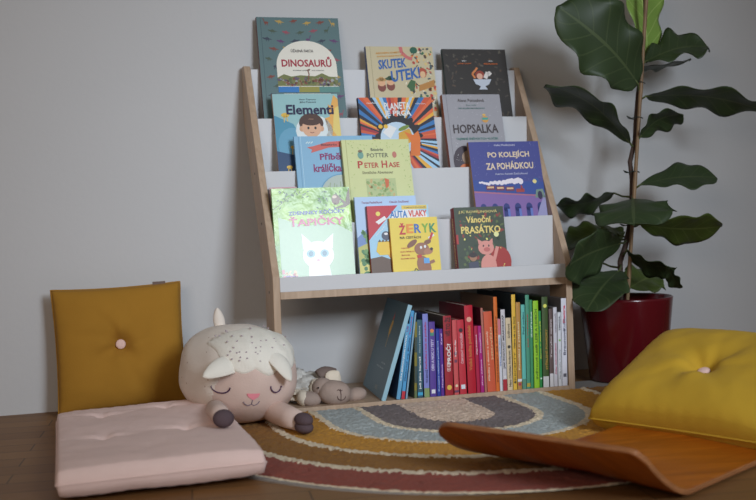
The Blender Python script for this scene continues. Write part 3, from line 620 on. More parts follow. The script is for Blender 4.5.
stand('thin crimson spine right of the tall red one', 477, 480.8, 473.8, 477.3, 326, 394.6, PRG(140, 30, 60), PRG(160, 30, 64), .7, [('t', 'Olga Poláková', .72, .3, PRG(214, 180, 190))])
stand('thin magenta spine beside the crimson one', 481, 484.6, 477.6, 481, 326, 394.2, PRG(130, 26, 90), PRG(156, 30, 112), .7, [('t', 'Jiřina Růžová', .3, .4, PRG(214, 170, 200)), ('t', 'Paraplíčko', .75, .3, PRG(214, 170, 200))])
stand('dusty pink thin spine of a taller book', 484.8, 487.4, 480.4, 482.4, 308, 393.8, PRG(92, 30, 50), PRG(166, 104, 92), .85)
stand('orange-red spine with white title and cream stripe', 487.8, 496, 482.7, 492, 311.8, 393.4, PRG(120, 100, 84), PRG(190, 84, 56), .85, [('t', 'Příběhy z domku a zahrady', .45, .62, PRG(214, 180, 160), .22, .28), ('t', 'MEDVĚDI', .6, .4, PRG(206, 160, 120), -.22, .3)])
stand('tall orange spine with brown lettering', 496.3, 499.9, 492.9, 496.8, 297, 392.8, PRG(120, 96, 78), PRG(196, 100, 40), .98, [('t', 'POHÁDKY ZE ZAHRADY', .45, .7, PRG(110, 50, 30))])
stand('thin white spine with pink top and blue lettering', 500.2, 503, 497.4, 500, 319, 392.4, PRG(190, 170, 176), PRG(196, 196, 202), .7, [('r', .78, 1, PRG(190, 110, 120)), ('t', 'Malé příběhy', .55, .4, PRG(90, 120, 180))])
stand('grey spine with black capitals above a red foot', 503.2, 507.4, 500.3, 504.7, 309.6, 392, PRG(50, 50, 56), PRG(186, 182, 186), .8, [('t', 'JAK POSTAVIT MRAKODRAP', .6, .66, PRG(50, 46, 50), 0, .6), ('r', 0, .14, PRG(160, 44, 52)), ('o', .17, PRG(206, 200, 200))])
stand('cream spine with thin black handwriting', 507.8, 513, 505.1, 510.6, 318, 391.6, PRG(50, 60, 66), PRG(196, 178, 148), .72, [('t', 'Hans Christian Andersen', .3, .5, PRG(90, 80, 66)), ('t', 'Sněhová', .82, .2, PRG(90, 80, 66)), ('o', .6, PRG(60, 56, 50))])
stand('tall yellow spine with black lettering', 513.4, 517.4, 511, 515, 294.6, 391.2, PRG(42, 54, 62), PRG(206, 166, 62), .98, [('t', 'Vítáme vás u nás doma', .6, .34, PRG(74, 62, 40)), ('t', 'RECEPTY', .25, .3, PRG(120, 96, 40)), ('o', .08, PRG(74, 62, 40))])
stand('ochre spine with cream lettering and small magenta mark at the foot', 517.8, 522.2, 515.4, 520, 302.4, 390.7, PRG(60, 60, 52), PRG(168, 124, 66), .8, [('t', 'Povídání o pejskovi', .5, .55, PRG(220, 200, 160)), ('r', .09, .12, PRG(206, 206, 206)), ('s', .06, PRG(160, 60, 80))])
stand('turquoise spine with dark lettering', 522.5, 526.4, 520.6, 524.6, 304.8, 390.2, PRG(84, 160, 152), PRG(92, 170, 160), .75, [('t', 'Pod vodou', .78, .26, PRG(40, 84, 90)), ('r', .0, .12, PRG(84, 130, 110))])
stand('tall sea-green spine with red lettering', 526.8, 530.6, 524.9, 528.8, 295, 389.8, PRG(40, 62, 72), PRG(72, 136, 112), .9, [('t', 'JAK VYPADÁ', .62, .36, PRG(160, 56, 60)), ('r', .02, .06, PRG(166, 150, 60))])
stand('thin mid-green spine with white lettering', 530.9, 533.9, 529.1, 531.9, 300, 389.4, PRG(50, 110, 84), PRG(62, 132, 92), .8, [('t', 'Zvířátka', .72, .3, PRG(190, 214, 200))])
stand('bright lime green spine with dark lettering', 534.4, 539.8, 532.6, 538, 301, 389.2, PRG(66, 110, 40), PRG(136, 184, 44), .8, [('t', 'O LESE A LIDECH', .68, .45, PRG(70, 96, 40)), ('t', 'SVĚTOVÉ LESY', .3, .4, PRG(70, 96, 40))])
stand('short emerald spine with yellow lettering', 540, 542.6, 538.2, 540.9, 311, 388.8, PRG(40, 110, 60), PRG(42, 126, 66), .7, [('t', 'Jaro v zahradě', .62, .5, PRG(206, 206, 80)), ('s', .12, PRG(190, 214, 200))])
stand('dark green spine with a yellow crescent at its top', 543, 549.4, 541.5, 547.3, 297, 388.6, PRG(44, 52, 36), PRG(62, 80, 44), .95, [('o', .9, PRG(206, 206, 96)), ('t', 'STŘELENÉ POHÁDKY', .42, .45, PRG(166, 130, 60), -.1, .45), ('r', .0, .12, PRG(190, 190, 190))])
stand('brown spine with white lettering over a white foot', 549.8, 553.8, 548.6, 552.4, 309, 388.2, PRG(70, 60, 58), PRG(92, 76, 74), .72, [('t', 'Terryho opera', .62, .5, PRG(200, 190, 190)), ('r', 0, .17, PRG(196, 194, 198))])
stand('white spine with pink lettering, left of two narrow white books', 554.1, 558, 553, 556.6, 307.4, 387.9, PRG(150, 148, 154), PRG(190, 188, 196), .75, [('t', 'Atlas dobrodružství', .35, .4, PRG(176, 90, 110)), ('t', 'ostrovů', .8, .24, PRG(120, 110, 120))])
stand('narrow white spine with a green dot at mid height', 558.4, 562.1, 557.4, 560.7, 312.4, 387.6, PRG(170, 170, 176), PRG(198, 200, 206), .72, [('t', 'Ferda a jeho mouchy', .3, .4, PRG(120, 120, 126)), ('o', .62, PRG(120, 170, 80)), ('t', 'TEREZA', .85, .2, PRG(60, 60, 70))])
stand('wide white spine at the right end of the row, against the side panel', 562.4, 567.6, 560.7, 566.2, 298.4, 387.2, PRG(110, 108, 112), PRG(198, 198, 208), .95, [('t', 'Petra', .82, .2, PRG(190, 60, 90)), ('t', 'Braunová', .5, .3, PRG(90, 90, 110)), ('s', .12, PRG(90, 90, 100)), ('t', 'Kuba', .7, .14, PRG(120, 120, 140))])
b = make_book('book', 'orange book standing at the back behind the white spines', .09, .23, .014, cm(196, 130, 50), cm(186, 120, 44)); b.location = (.765, .325, .0153); b.rotation_euler = (0, 0, 0)
b.location.x = .68

# ---------------------------------------------------------------- cushions
def wob(p, s, f): return s*noise.noise(Vector(p)*f)
def cushion(name, w_, h_, t, m, dim=(), n=64, seam=.0022, boxy=.42, seed=0, pinch=.03):
    """pillow in local xy, thickness along z; two faces sharing the seam edge"""
    bm = bmesh.new(); G = []
    for side_ in (1, -1):
        g = []
        for i in range(n+1):
            row = []
            for j in range(n+1):
                u, v = 2*i/n-1, 2*j/n-1
                # concave sides, pointed corners
                x = u*w_/2*(1-pinch*(1-u*u*0)*(1-v**2)*abs(u)**3*1.2); y = v*h_/2*(1-pinch*(1-u**2)*abs(v)**3*1.2)
                prof = max(0, (1-abs(u)**3.2))**boxy*max(0, (1-abs(v)**3.2))**boxy
                z = t/2*prof
                for (dx, dy, dep, rad) in dim:
                    d = math.hypot(x-dx, y-dy)
                    z -= dep*math.exp(-(d/rad)**2)*prof+dep*.5*math.exp(-(d/(rad*3.2)))*prof
                    an = math.atan2(y-dy, x-dx)
                    z += dep*.16*math.sin(an*4+seed)*math.exp(-((d-rad*1.6)/(rad*1.6))**2)*prof
                for (dx, dy, dep, rad) in dim:
                    d = math.hypot(x-dx, y-dy)
                    for ca in ((.08, 1.62, 3.05, 4.75, .8, 5.6) if seam > .001 else (.10, 3.02)):
                        ex, ey = math.cos(ca+seed), math.sin(ca+seed)
                        if seam <= .001: ex, ey = math.cos(ca), math.sin(ca)
                        al = (x-dx)*ex+(y-dy)*ey; pp = abs(-(x-dx)*ey+(y-dy)*ex+.006*math.sin(al*40))
                        if al > 0: z -= (.0045 if seam > .001 else .0035)*math.exp(-(pp/(.007+.05*al))**2)*math.exp(-al/.085)*min(1, al/.02)*prof
                z += (wob((x+seed, y, side_), .006, 9)+wob((x, y+seed, side_*2), .0022, 26))*prof*(1 if seam > .001 else .55)
                edge_ = 1-min(1, min(1-abs(u), 1-abs(v))/.12)
                z += seam*math.sin((u if abs(v) > abs(u) else v)*38+seed+3*noise.noise(Vector((u*3, v*3, seed))))*edge_*prof
                if i in (0, n) or j in (0, n):
                    z = 0
                    if side_ == -1: row.append(G[0][i][j]); continue
                row.append(bm.verts.new((x, y, z*side_)))
            g.append(row)
        G.append(g)
        for i in range(n):
            for j in range(n):
                q = (g[i][j], g[i+1][j], g[i+1][j+1], g[i][j+1]); bm.faces.new(q if side_ == 1 else q[::-1])
    me_o = obj(name, bm, m, smooth=True)
    return me_o
def seam(par, w_, h_, m, pinch=.03, r=.0022):
    bm = bmesh.new(); P = []
    for k in range(160):
        t = k/160*4; sd = int(t); f = 2*(t-sd)-1
        u, v = ((f, -1), (1, f), (-f, 1), (-1, -f))[sd]
        x = u*w_/2*(1-pinch*(1-v**2)*abs(u)**3*1.2); y = v*h_/2*(1-pinch*(1-u**2)*abs(v)**3*1.2); P.append((x, y, 0))
    P.append(P[0]); tube(bm, P, r, 6); return obj('seam_piping', bm, m, par, True)
def fabric(key, c):
    m = mat(key, c, .9, .06, 18, .35, 420, .15, sheen=.25); return m
must = fabric('mustard_linen', O(134, 96, 34)); yel = fabric('yellow_linen', O(156, 124, 38)); pinkm = fabric('pink_cotton', O(196, 166, 160)); btn_m = fabric('dusty_pink_button', O(196, 160, 152))
def button(par, x, y, z, r):
    bm = bmesh.new(); ball(bm, (x, y, z), (r, r, r*.4), n=12); return obj('button', bm, btn_m, par, True)
# mustard cushion leaning on the wall
c = cushion('mustard_cushion', .325, .318, .10, must, [(0, .008, .026, .022)], seed=2)
tag(c, 'mustard square cushion with pink button leaning on the wall', 'cushion'); seam(c, .325, .318, must); button(c, 0, .008, .0235, .0125).name = 'button'
bm = bmesh.new(); box(bm, .092, .125, .152, .163, -.002, .002); obj('hanging_tab', bm, mat('brown_leather', O(84, 66, 58), .6), c)
lo = [aty(53, 412, .235), aty(184, 401, .235)]
c.matrix_world = Matrix.Translation((-.354, .250, .1655)) @ Matrix.Rotation(math.radians(-1.2), 4, 'Y') @ Matrix.Rotation(math.radians(90-8), 4, 'X')
# pink floor mat
c = cushion('pink_floor_cushion', .368, .69, .062, pinkm, [(-.085, .23, .014, .016), (.06, .26, .014, .016), (-.09, -.06, .014, .016), (.075, -.04, .014, .016)], n=84, seam=.0007, boxy=.085, seed=5, pinch=.004)
tag(c, 'flat pale pink tufted floor mat lying in front of the mustard cushion', 'cushion'); seam(c, .368, .69, pinkm, .004, .0015)
c.location = (-.334, -.325, .0345); c.rotation_euler = (math.radians(-.6), math.radians(-1.0), 0)
# yellow cushion on the chair
c = cushion('yellow_cushion', .41, .338, .15, yel, [(-.008, -.012, .028, .030)], seed=7, pinch=.015, boxy=.33)
tag(c, 'yellow square cushion with pale button lying on the bent plywood chair', 'cushion'); seam(c, .41, .338, yel, .015); button(c, -.008, -.012, .043, .0135)
F = Vector((.562, -.540, .038)); e1 = Vector((.45, -.89, -.01)).normalized(); e2 = Vector((.235, .15, .122)); e2 = (e2-e1*e2.dot(e1)).normalized(); e3 = e1.cross(e2)
ctr = F+e1*.205+e2*.169
c.matrix_world = Matrix.Translation(ctr) @ Matrix((e1, e2, e3)).transposed().to_4x4()

# ---------------------------------------------------------------- bent plywood chair shell
def chair():
    A0 = Vector((.347, -1.131, 0)); p = Vector((.862, .507, 0)).normalized(); u = Vector((-.48, .877, 0)).normalized()
    Wd = .455; bm = bmesh.new(); ns, nt_ = 90, 48; smax = .80; thk = .010
    def z_of(s, t):
        f = t/Wd; Lf = .155+.0*f; zb = .010+.013*min(1, f*2.5)
        if s < Lf: z = zb+(.105-zb)*(1-s/Lf)**1.5
        else: z = zb
        k = max(0, s-.40); return z+.42*k*k
    g = [[], []]
    for i in range(ns+1):
        for layer in (0, 1):
            row = []
            for j in range(nt_+1):
                s = smax*i/ns; q = min(1, max(0, (s-.02)/.20)); q = q*q*(3-2*q); t = (Wd-.12*q)*j/nt_
                # rounded flap corners
                r = .05; s0 = 0
                tt = Wd*j/nt_
                if tt > Wd-.075: s0 = .075-math.sqrt(max(0, .075**2-(tt-(Wd-.075))**2))
                elif t < .02: s0 = .02-math.sqrt(max(0, .02**2-(.02-t)**2))
                s = s0+(smax-s0)*i/ns
                z = z_of(s, t); dz = (z_of(s+.002, t)-z_of(max(0, s-.002), t))/(.004 if s > .002 else .002+s)
                nrm = Vector((-dz*p.x, -dz*p.y, 1)).normalized()
                row.append(bm.verts.new(A0+p*s+u*t+Vector((0, 0, z))+nrm*(thk/2 if layer else -thk/2)))
            g[layer].append(row)
    for i in range(ns):
        for j in range(nt_):
            bm.faces.new((g[1][i][j], g[1][i+1][j], g[1][i+1][j+1], g[1][i][j+1]))
            bm.faces.new((g[0][i][j+1], g[0][i+1][j+1], g[0][i+1][j], g[0][i][j]))
    for i in range(ns):
        for j in (0, nt_): bm.faces.new((g[0][i][j], g[0][i+1][j], g[1][i+1][j], g[1][i][j])).material_index = 1
    for j in range(nt_):
        for i in (0, ns): bm.faces.new((g[0][i][j], g[0][i][j+1], g[1][i][j+1], g[1][i][j])).material_index = 1
    m1 = wood('orange_ply', O(122, 60, 8), O(146, 78, 14), .38, math.atan2(p.y, p.x)*-1, (1.2, 16, 3), .25, .08)
    m2 = wood('ply_edge', O(104, 66, 40), O(140, 92, 56), .5, 0, (3, 3, 160))
    o = obj('bent_plywood_chair', bm, [m1, m2], smooth=False, bevel=.0025)
    for f in o.data.polygons: f.use_smooth = True
    tag(o, 'low orange-brown bent plywood seat shell in the right foreground, cushion on it', 'chair'); return o
chair()

# ---------------------------------------------------------------- plush sheep
wool = mat('cream_plush', O(186, 177, 168), .95, .07, 20, .5, 300, .1, sheen=.4); facem = mat('beige_plush', O(172, 152, 143), .95, .05, 20, .4, 400, .1, sheen=.3)
fleece = mat('white_fleece', O(192, 185, 176), .95, .04, 20, .5, 240, .1, sheen=.4); hoofm = mat('dark_plush', O(74, 62, 66), .9, .1, 40, .4, 300, .1)
thread = mat('plum_thread', O(62, 36, 66), .6); grn = mat('grey_thread', O(96, 84, 96), .6); nosem = mat('pink_felt', O(186, 112, 122), .9); dotm = mat('mauve_print', O(142, 130, 134), .9)
def speckle_mat(m, scale, rad):
    nt = m.node_tree; N = nt.nodes; L = nt.links; b = N['Principled BSDF']; src = b.inputs['Base Color'].links[0].from_socket
    tc = N.new('ShaderNodeTexCoord'); v = N.new('ShaderNodeTexVoronoi'); v.inputs['Scale'].default_value = scale; L.new(tc.outputs['Object'], v.inputs['Vector'])
    lt = N.new('ShaderNodeMath'); lt.operation = 'LESS_THAN'; lt.inputs[1].default_value = rad; L.new(v.outputs['Distance'], lt.inputs[0])
    mx = N.new('ShaderNodeMix'); mx.data_type = 'RGBA'; L.new(lt.outputs[0], mx.inputs[0]); L.new(src, mx.inputs[6]); mx.inputs[7].default_value = O(150, 130, 118)+(1,)
    L.new(mx.outputs[2], b.inputs['Base Color'])
speckle_mat(wool, 42, .09)
sh = empty('plush_sheep', (0, 0, 0)); tag(sh, 'large round cream plush sheep with closed eyes and dark hooves beside the rack', 'plush toy')
a_, b_, c_ = .122, .172, .115
CEN = Vector((-.100, -.038, .1195)); RS = Matrix.Rotation(math.radians(17), 3, 'Z') @ Matrix.Rotation(math.radians(0), 3, 'X')
EX = 2.35
def sy(x, z, g=1.0):           # front surface depth at local x,z
    k = 1-abs(x/(a_*g))**EX-abs(z/(c_*g))**EX
    return -b_*g*(max(k, 0))**(1/EX)
def sp_(x, z, off=0): return CEN+RS @ Vector((x, sy(x, z)-off, z))
bm = bmesh.new(); ball(bm, CEN, (a_, b_, c_), RS, 90, .03, 22, EX)
FC = (-.004, -.030); FR = (.104, .090)
for f in bm.faces:
    l = RS.inverted() @ (f.calc_center_median()-CEN)
    if l.y < -.02 and ((l.x-FC[0])/FR[0])**2+((l.z-FC[1])/FR[1])**2 < 1: f.material_index = 1
for v in bm.verts:
    if v.co.z < .0145: v.co.z = .0145
body = obj('body', bm, [wool, facem], sh, True)
# fleece fringe: shell patch with scalloped lower rim
bm = bmesh.new(); n1, n2 = 60, 24; g = []
for i in range(n1+1):
    x = -.094+.182*i/n1; row = []
    u = (x+.002)/.095
    low = .024+.022*u*u-.015*abs(math.cos(u*math.pi*1.6+.2))
    for j in range(n2+1):
        top = .114-.03*u*u; z = low+(top-low)*j/n2
        zz = min(z, c_*.97*(max(0, 1-abs(x/a_)**EX))**(1/EX))
        puff = .010*math.sin(math.pi*min(1, (j+.8)/n2*1.0))**.5*(max(0, 1-u**2))**.4+.002*noise.noise(Vector((x*60, z*60, 1)))
        P_ = Vector((x, sy(x, zz), zz)); nrm = Vector((x/a_**2, P_.y/b_**2, zz/c_**2)).normalized()
        row.append(bm.verts.new(CEN+RS @ (P_+nrm*(puff if 0 < j < n2 and 0 < i < n1 else -.001))))
    g.append(row)
for i in range(n1):
    for j in range(n2): bm.faces.new((g[i][j], g[i+1][j], g[i+1][j+1], g[i][j+1]))
fr = obj('fleece_fringe', bm, fleece, sh, True)
R = random.Random(12); bm = bmesh.new()
for i in range(46):
    x, z = R.uniform(-.08, .075), R.uniform(.026, .108)
    u = (x+.002)/.095
    if z > .112-.03*u*u or z < .036+.02*u*u: continue
    zz = min(z, c_*.95*(max(0, 1-abs(x/a_)**EX))**(1/EX)); P_ = Vector((x, sy(x, zz), zz)); nrm = Vector((x/a_**2, P_.y/b_**2, zz/c_**2)).normalized()
    ball(bm, CEN+RS @ (P_+nrm*.0088), (.0024, .0024, .0020), n=6)
obj('fleece_dots', bm, dotm, sh, True)['kind'] = 'stuff'
def thread_line(name, pts, r, m, par=sh):
    bm = bmesh.new(); tube(bm, [sp_(x, z, .0018) for x, z in pts], r, 6); return obj(name, bm, m, par, True)
def px_local(u, v):           # face drawing read off at the face plane
    P_ = aty(u, v, -.190); l = RS.inverted() @ (P_-CEN); return l.x, l.z
for cx_, cy_, rx_, ry_ in ((223.5, 387.5, 5.8, 6.3), (274, 385.5, 6.3, 6.5)):
    pts = [px_local(cx_+rx_*math.cos(t), cy_+ry_*math.sin(t)) for t in [math.pi*k/12 for k in range(13)]]; thread_line('closed_eye', pts, .0016, thread)
bm = bmesh.new(); pl = [px_local(u, v) for u, v in ((243.4, 393), (256, 392.4), (255, 396), (250, 399.4), (245, 396.2))]
vs = [bm.verts.new(sp_(x, z, .003)) for x, z in pl]; vb = [bm.verts.new(sp_(x, z, -.003)) for x, z in pl]; bm.faces.new(vs)
for i in range(5): bm.faces.new((vs[i], vs[(i+1) % 5], vb[(i+1) % 5], vb[i]))
obj('nose', bm, nosem, sh)
thread_line('mouth', [px_local(u, v) for u, v in ((241.4, 401.5), (243.5, 404), (246.5, 405.3), (249.5, 403.8), (252.5, 405), (255.5, 403.4), (257, 400.6))], .0011, grn)
thread_line('mouth', [px_local(u, v) for u, v in ((249.6, 398.8), (249.6, 404))], .0011, grn)
def ear(name, A_, B_, w0, nrm, m, par, lab=None, thick=.010, curl=.02):
    A_, B_ = Vector(A_), Vector(B_); d = B_-A_; s = d.cross(Vector(nrm)).normalized(); n_ = s.cross(d).normalized(); bm = bmesh.new(); rings = []
    for i in range(15):
        t = i/14; wd = w0/2*(math.sin(math.pi*min(1, .18+.82*t))**.7 if t < 1 else 0)+.002; c0 = A_+d*t+n_*curl*math.sin(math.pi*t)
        rings.append([bm.verts.new(c0+s*wd*math.cos(k*math.pi/8)+n_*(thick/2*(1-.4*t))*math.sin(k*math.pi/8)+n_*(-.25*wd*math.cos(k*math.pi/8)**2)) for k in range(16)])
    for i in range(14):
        for k in range(16): bm.faces.new((rings[i][k], rings[i][(k+1) % 16], rings[i+1][(k+1) % 16], rings[i+1][k]))
    bm.faces.new(rings[0]); bm.faces.new(rings[-1][::-1]); return obj(name, bm, m, par, True)
ear('ear', aty(240, 361, -.165), aty(203, 377, -.215), .046, (.1, -.8, .6), fleece, sh, curl=.014)
ear('ear', aty(268, 350, -.175), aty(291, 381, -.225), .044, (.4, -.8, .4), fleece, sh, curl=.012)
ear('tail', aty(221, 330, .03), aty(217, 308, .03), .024, (0, -1, 0), wool, sh, thick=.014, curl=0)
bm = bmesh.new(); P0 = aty(214, 408, -.16); P1 = atz(221.5, 416, .088); tube(bm, [P0, P0.lerp(P1, .3), P0.lerp(P1, .7), P1], [.018, .022, .021, .016], 20); lg = obj('front_leg', bm, facem, sh, True)
bm = bmesh.new(); ball(bm, atz(223.5, 418.5, .0865), (.0215, .019, .0185), n=16); obj('hoof', bm, hoofm, lg, True)
bm = bmesh.new(); P0 = aty(268, 409, -.13); Q1 = atz(300, 421.5, .034)
P1 = Q1; tube(bm, [P0, P0.lerp(P1, .35), P0.lerp(P1, .7), P1], [.024, .027, .025, .021], 20); lg = obj('front_leg', bm, facem, sh, True)
dd = (P1-P0).normalized(); bm = bmesh.new()
upv = Vector((0, 0, 1)); sd = dd.cross(upv).normalized()
for off, rr in ((Vector((0, 0, .008)), .0155), (Vector((0, 0, -.008)), .0145)):
    Rm = Matrix((dd, sd, dd.cross(sd))).transposed(); ball(bm, P1+dd*.020+off+sd*.002, (.026, .019, rr), Rm, 14)
obj('hoof', bm, hoofm, lg, True)

# ---------------------------------------------------------------- small plush lamb on the bottom shelf
gwool = mat('grey_curly_plush', O(172, 168, 162), .95, .2, 90, 1.0, 160, .1, sheen=.4); brown = mat('taupe_knit', O(140, 123, 114), .95, .08, 60, .6, 500, .1, sheen=.3); crm = mat('cream_knit', O(188, 176, 160), .95, .08, 60, .6, 300, .1, sheen=.3); dkb = mat('dark_taupe_knit', O(104, 90, 84), .95, .08, 60, .6, 500, .1)
lam = empty('plush_lamb'); tag(lam, 'small taupe and grey floppy plush lamb lying on the bottom shelf', 'plush toy')
bm = bmesh.new(); ball(bm, aty(309, 384, .13), (.060, .07, .030), None, 24, .22, 46); ball(bm, aty(297, 377, .13), (.028, .03, .022), None, 16, .25, 50); obj('body', bm, gwool, lam, True)
bm = bmesh.new(); bx_ = aty(300, 391, .10); ball(bm, bx_, (.052, .06, .007), Matrix.Rotation(.05, 3, 'Y'), 16, .05); ball(bm, bx_-Vector((0, 0, .013)), (.05, .06, .009), None, 16, .05); obj('blanket', bm, crm, lam, True)
HC = aty(334, 392.5, .035); HR = Matrix.Rotation(math.radians(10), 3, 'Y') @ Matrix.Rotation(math.radians(6), 3, 'Z')
HA = (.043, .036, .031)
bm = bmesh.new(); ball(bm, HC, HA, HR, 24, .03, 20, 2.2); ball(bm, HC+Vector((-.026, .012, .012)), (.028, .028, .026), None, 20); hd = obj('head', bm, brown, lam, True)
bm = bmesh.new(); ball(bm, HC+Vector((-.040, .022, .004)), (.018, .02, .030), None, 14, .25, 50); obj('neck_ruff', bm, crm, lam, True)
bm = bmesh.new(); ball(bm, HC+Vector((-.044+.001, -.013, .017)), (.0022,)*3, None, 8); obj('eye', bm, mat('black_bead', (.01, .01, .01), .2), hd, True)
def hs(x, z): k = max(0, 1-abs(x/HA[0])**2.2-abs(z/HA[2])**2.2); return HC+HR @ Vector((x, -HA[1]*k**(1/2.2)-.001, z))
bm = bmesh.new(); tube(bm, [hs(x, z) for x, z in ((-.004, -.004), (0, -.011), (.008, -.014), (.016, -.011), (.020, -.003))], .0010, 6); tube(bm, [hs(x, z) for x, z in ((.002, .014), (.005, .002), (.008, -.013))], .0010, 6)
tube(bm, [hs(x, z) for x, z in ((-.006, .010), (-.002, .0125), (.003, .009), (.008, .012))], .0010, 6)
obj('stitched_mouth', bm, mat('brown_thread', O(74, 54, 50), .7), hd, True)
ear('ear', aty(318, 373.5, .07), aty(336, 369.5, .10), .030, (0, -.7, .8), dkb, lam, curl=.006)
ear('ear', aty(331, 384, .06), aty(338, 371, .07), .046, (.3, -.9, .2), crm, lam, thick=.012, curl=.003)
for (u, v, y, rx, rz, cu) in ((309.5, 399, .035, .030, .019, -1), (355.5, 394.5, .06, .029, .018, 1)):
    bm = bmesh.new(); cc = aty(u, v, y); ball(bm, cc, (rx, .024, rz), Matrix.Rotation(.15*cu*-1, 3, 'Y'), 18); pw = obj('paw', bm, brown, lam, True)
    if cu < 0: bm = bmesh.new(); ball(bm, cc+Vector((-.016, .004, .003)), (.017, .024, .0195), None, 14, .08); obj('cuff', bm, crm, pw, True)

# ---------------------------------------------------------------- potted fiddle leaf fig
PC = (1.005, .09); fig = empty('fiddle_leaf_fig', (0, 0, 0)); tag(fig, 'tall fiddle leaf fig in a glossy dark red pot, tied to a bamboo stake', 'potted plant')
potm = mat('glossy_maroon', (.10, .004, .008), .25, .1, 8, 0, 0, .4, .3)
bm = bmesh.new(); z0 = .0045
lathe(bm, [(.0005, z0), (.098, z0), (.104, z0+.004), (.127, .226), (.128, .232), (.125, .234), (.121, .230), (.118, .19), (.0005, .19)], 64, PC); obj('pot', bm, potm, fig, True)
bm = bmesh.new(); rg = lathe(bm, [(.0005, .192), (.06, .196), (.1175, .193)], 40, PC); obj('soil', bm, mat('soil', (.03, .02, .014), .95, .4, 80, 1, 90), fig, True)
stemm = mat('brown_stem', O(62, 48, 42), .85, .2, 60, .8, 150); bam = wood('bamboo', O(98, 76, 54), O(116, 92, 66), .5, 0, (20, 20, 2))
SP = [(622, 300), (621, 280), (620, 262), (626, 244), (630, 224), (632, 200), (632, 180), (630, 162), (635, 140), (636, 120), (638, 96), (639, 84), (642, 55), (645, 25), (644, -10), (643, -40)]
bm = bmesh.new(); pts = [aty(u, v, .10) for u, v in SP]; pts[0].z = .19; tube(bm, pts, [.0075]*6+[.0065]*5+[.005, .0045, .004, .003, .002], 10); obj('stem', bm, stemm, fig, True)
bm = bmesh.new(); P0, P1 = aty(627.5, 300, .075), aty(649.5, -50, .085); P0 = P0+(P0-P1)*.06; pts = []; rd = []
for k in range(25):
    pts.append(P0.lerp(P1, k/24)); rd.append(.0052+(.0009 if k % 6 == 3 else 0))
tube(bm, pts, rd, 10); obj('bamboo_stake', bm, bam, fig, True)
for v in (82, 117, 171, 224):
    u = 628+(300-v)*.0615; bm = bmesh.new(); c0 = aty(u-4, v+1, .088); tube(bm, [c0+Vector((.022*math.cos(t), .014*math.sin(t), .002*math.sin(3*t))) for t in [k*math.pi/8 for k in range(17)]], .0013, 6)
    tube(bm, [c0+Vector((-.018, -.008, 0)), c0+Vector((-.034, -.014, .004))], .0012, 6); obj('plant_tie', bm, mat('black_wire', (.02, .03, .025), .5), fig)
def leaf_mat(key, c, vein, rough=.5):
    m = bpy.data.materials.new(key); m.use_nodes = True; nt = m.node_tree; N = nt.nodes; L = nt.links; b = N['Principled BSDF']
    b.inputs['Roughness'].default_value = rough; b.inputs['Specular IOR Level'].default_value = .4
    uv = N.new('ShaderNodeUVMap'); sx = N.new('ShaderNodeSeparateXYZ'); L.new(uv.outputs[0], sx.inputs[0])
    def mth(op, a, b_=None):
        n = N.new('ShaderNodeMath'); n.operation = op
        for i, v in enumerate((a, b_)):
            if v is None: continue
            if isinstance(v, (int, float)): n.inputs[i].default_value = v
            else: L.new(v, n.inputs[i])
        return n.outputs[0]
    av = mth('ABSOLUTE', mth('SUBTRACT', sx.outputs[1], .5))
    mid = mth('LESS_THAN', av, .022)
    k = mth('FRACT', mth('MULTIPLY', mth('SUBTRACT', sx.outputs[0], mth('MULTIPLY', av, .42)), 7.0))
    lat = mth('LESS_THAN', mth('ABSOLUTE', mth('SUBTRACT', k, .5)), .045)
    msk = mth('MAXIMUM', mid, mth('MULTIPLY', lat, .55))
    tc = N.new('ShaderNodeTexCoord'); n = N.new('ShaderNodeTexNoise'); n.inputs['Scale'].default_value = 9; L.new(tc.outputs['Object'], n.inputs['Vector'])
    mv = N.new('ShaderNodeMix'); mv.data_type = 'RGBA'; mv.inputs[6].default_value = tuple(x*.75 for x in c)+(1,); mv.inputs[7].default_value = tuple(x*1.25 for x in c)+(1,); L.new(n.outputs['Fac'], mv.inputs[0])
    mx = N.new('ShaderNodeMix'); mx.data_type = 'RGBA'; L.new(msk, mx.inputs[0]); L.new(mv.outputs[2], mx.inputs[6]); mx.inputs[7].default_value = vein+(1,)
    L.new(mx.outputs[2], b.inputs['Base Color'])
    bp = N.new('ShaderNodeBump'); bp.inputs['Strength'].default_value = .4; bp.inputs['Distance'].default_value = .002; bp.invert = True; L.new(msk, bp.inputs['Height']); L.new(bp.outputs[0], b.inputs['Normal'])
    return m
LD = leaf_mat('leaf_dark_green', O(38, 50, 28), O(56, 66, 40)); LO = leaf_mat('leaf_olive_green', O(54, 66, 26), O(72, 82, 40)); LB = leaf_mat('leaf_bright_green', O(104, 130, 58), O(140, 160, 90), .4)
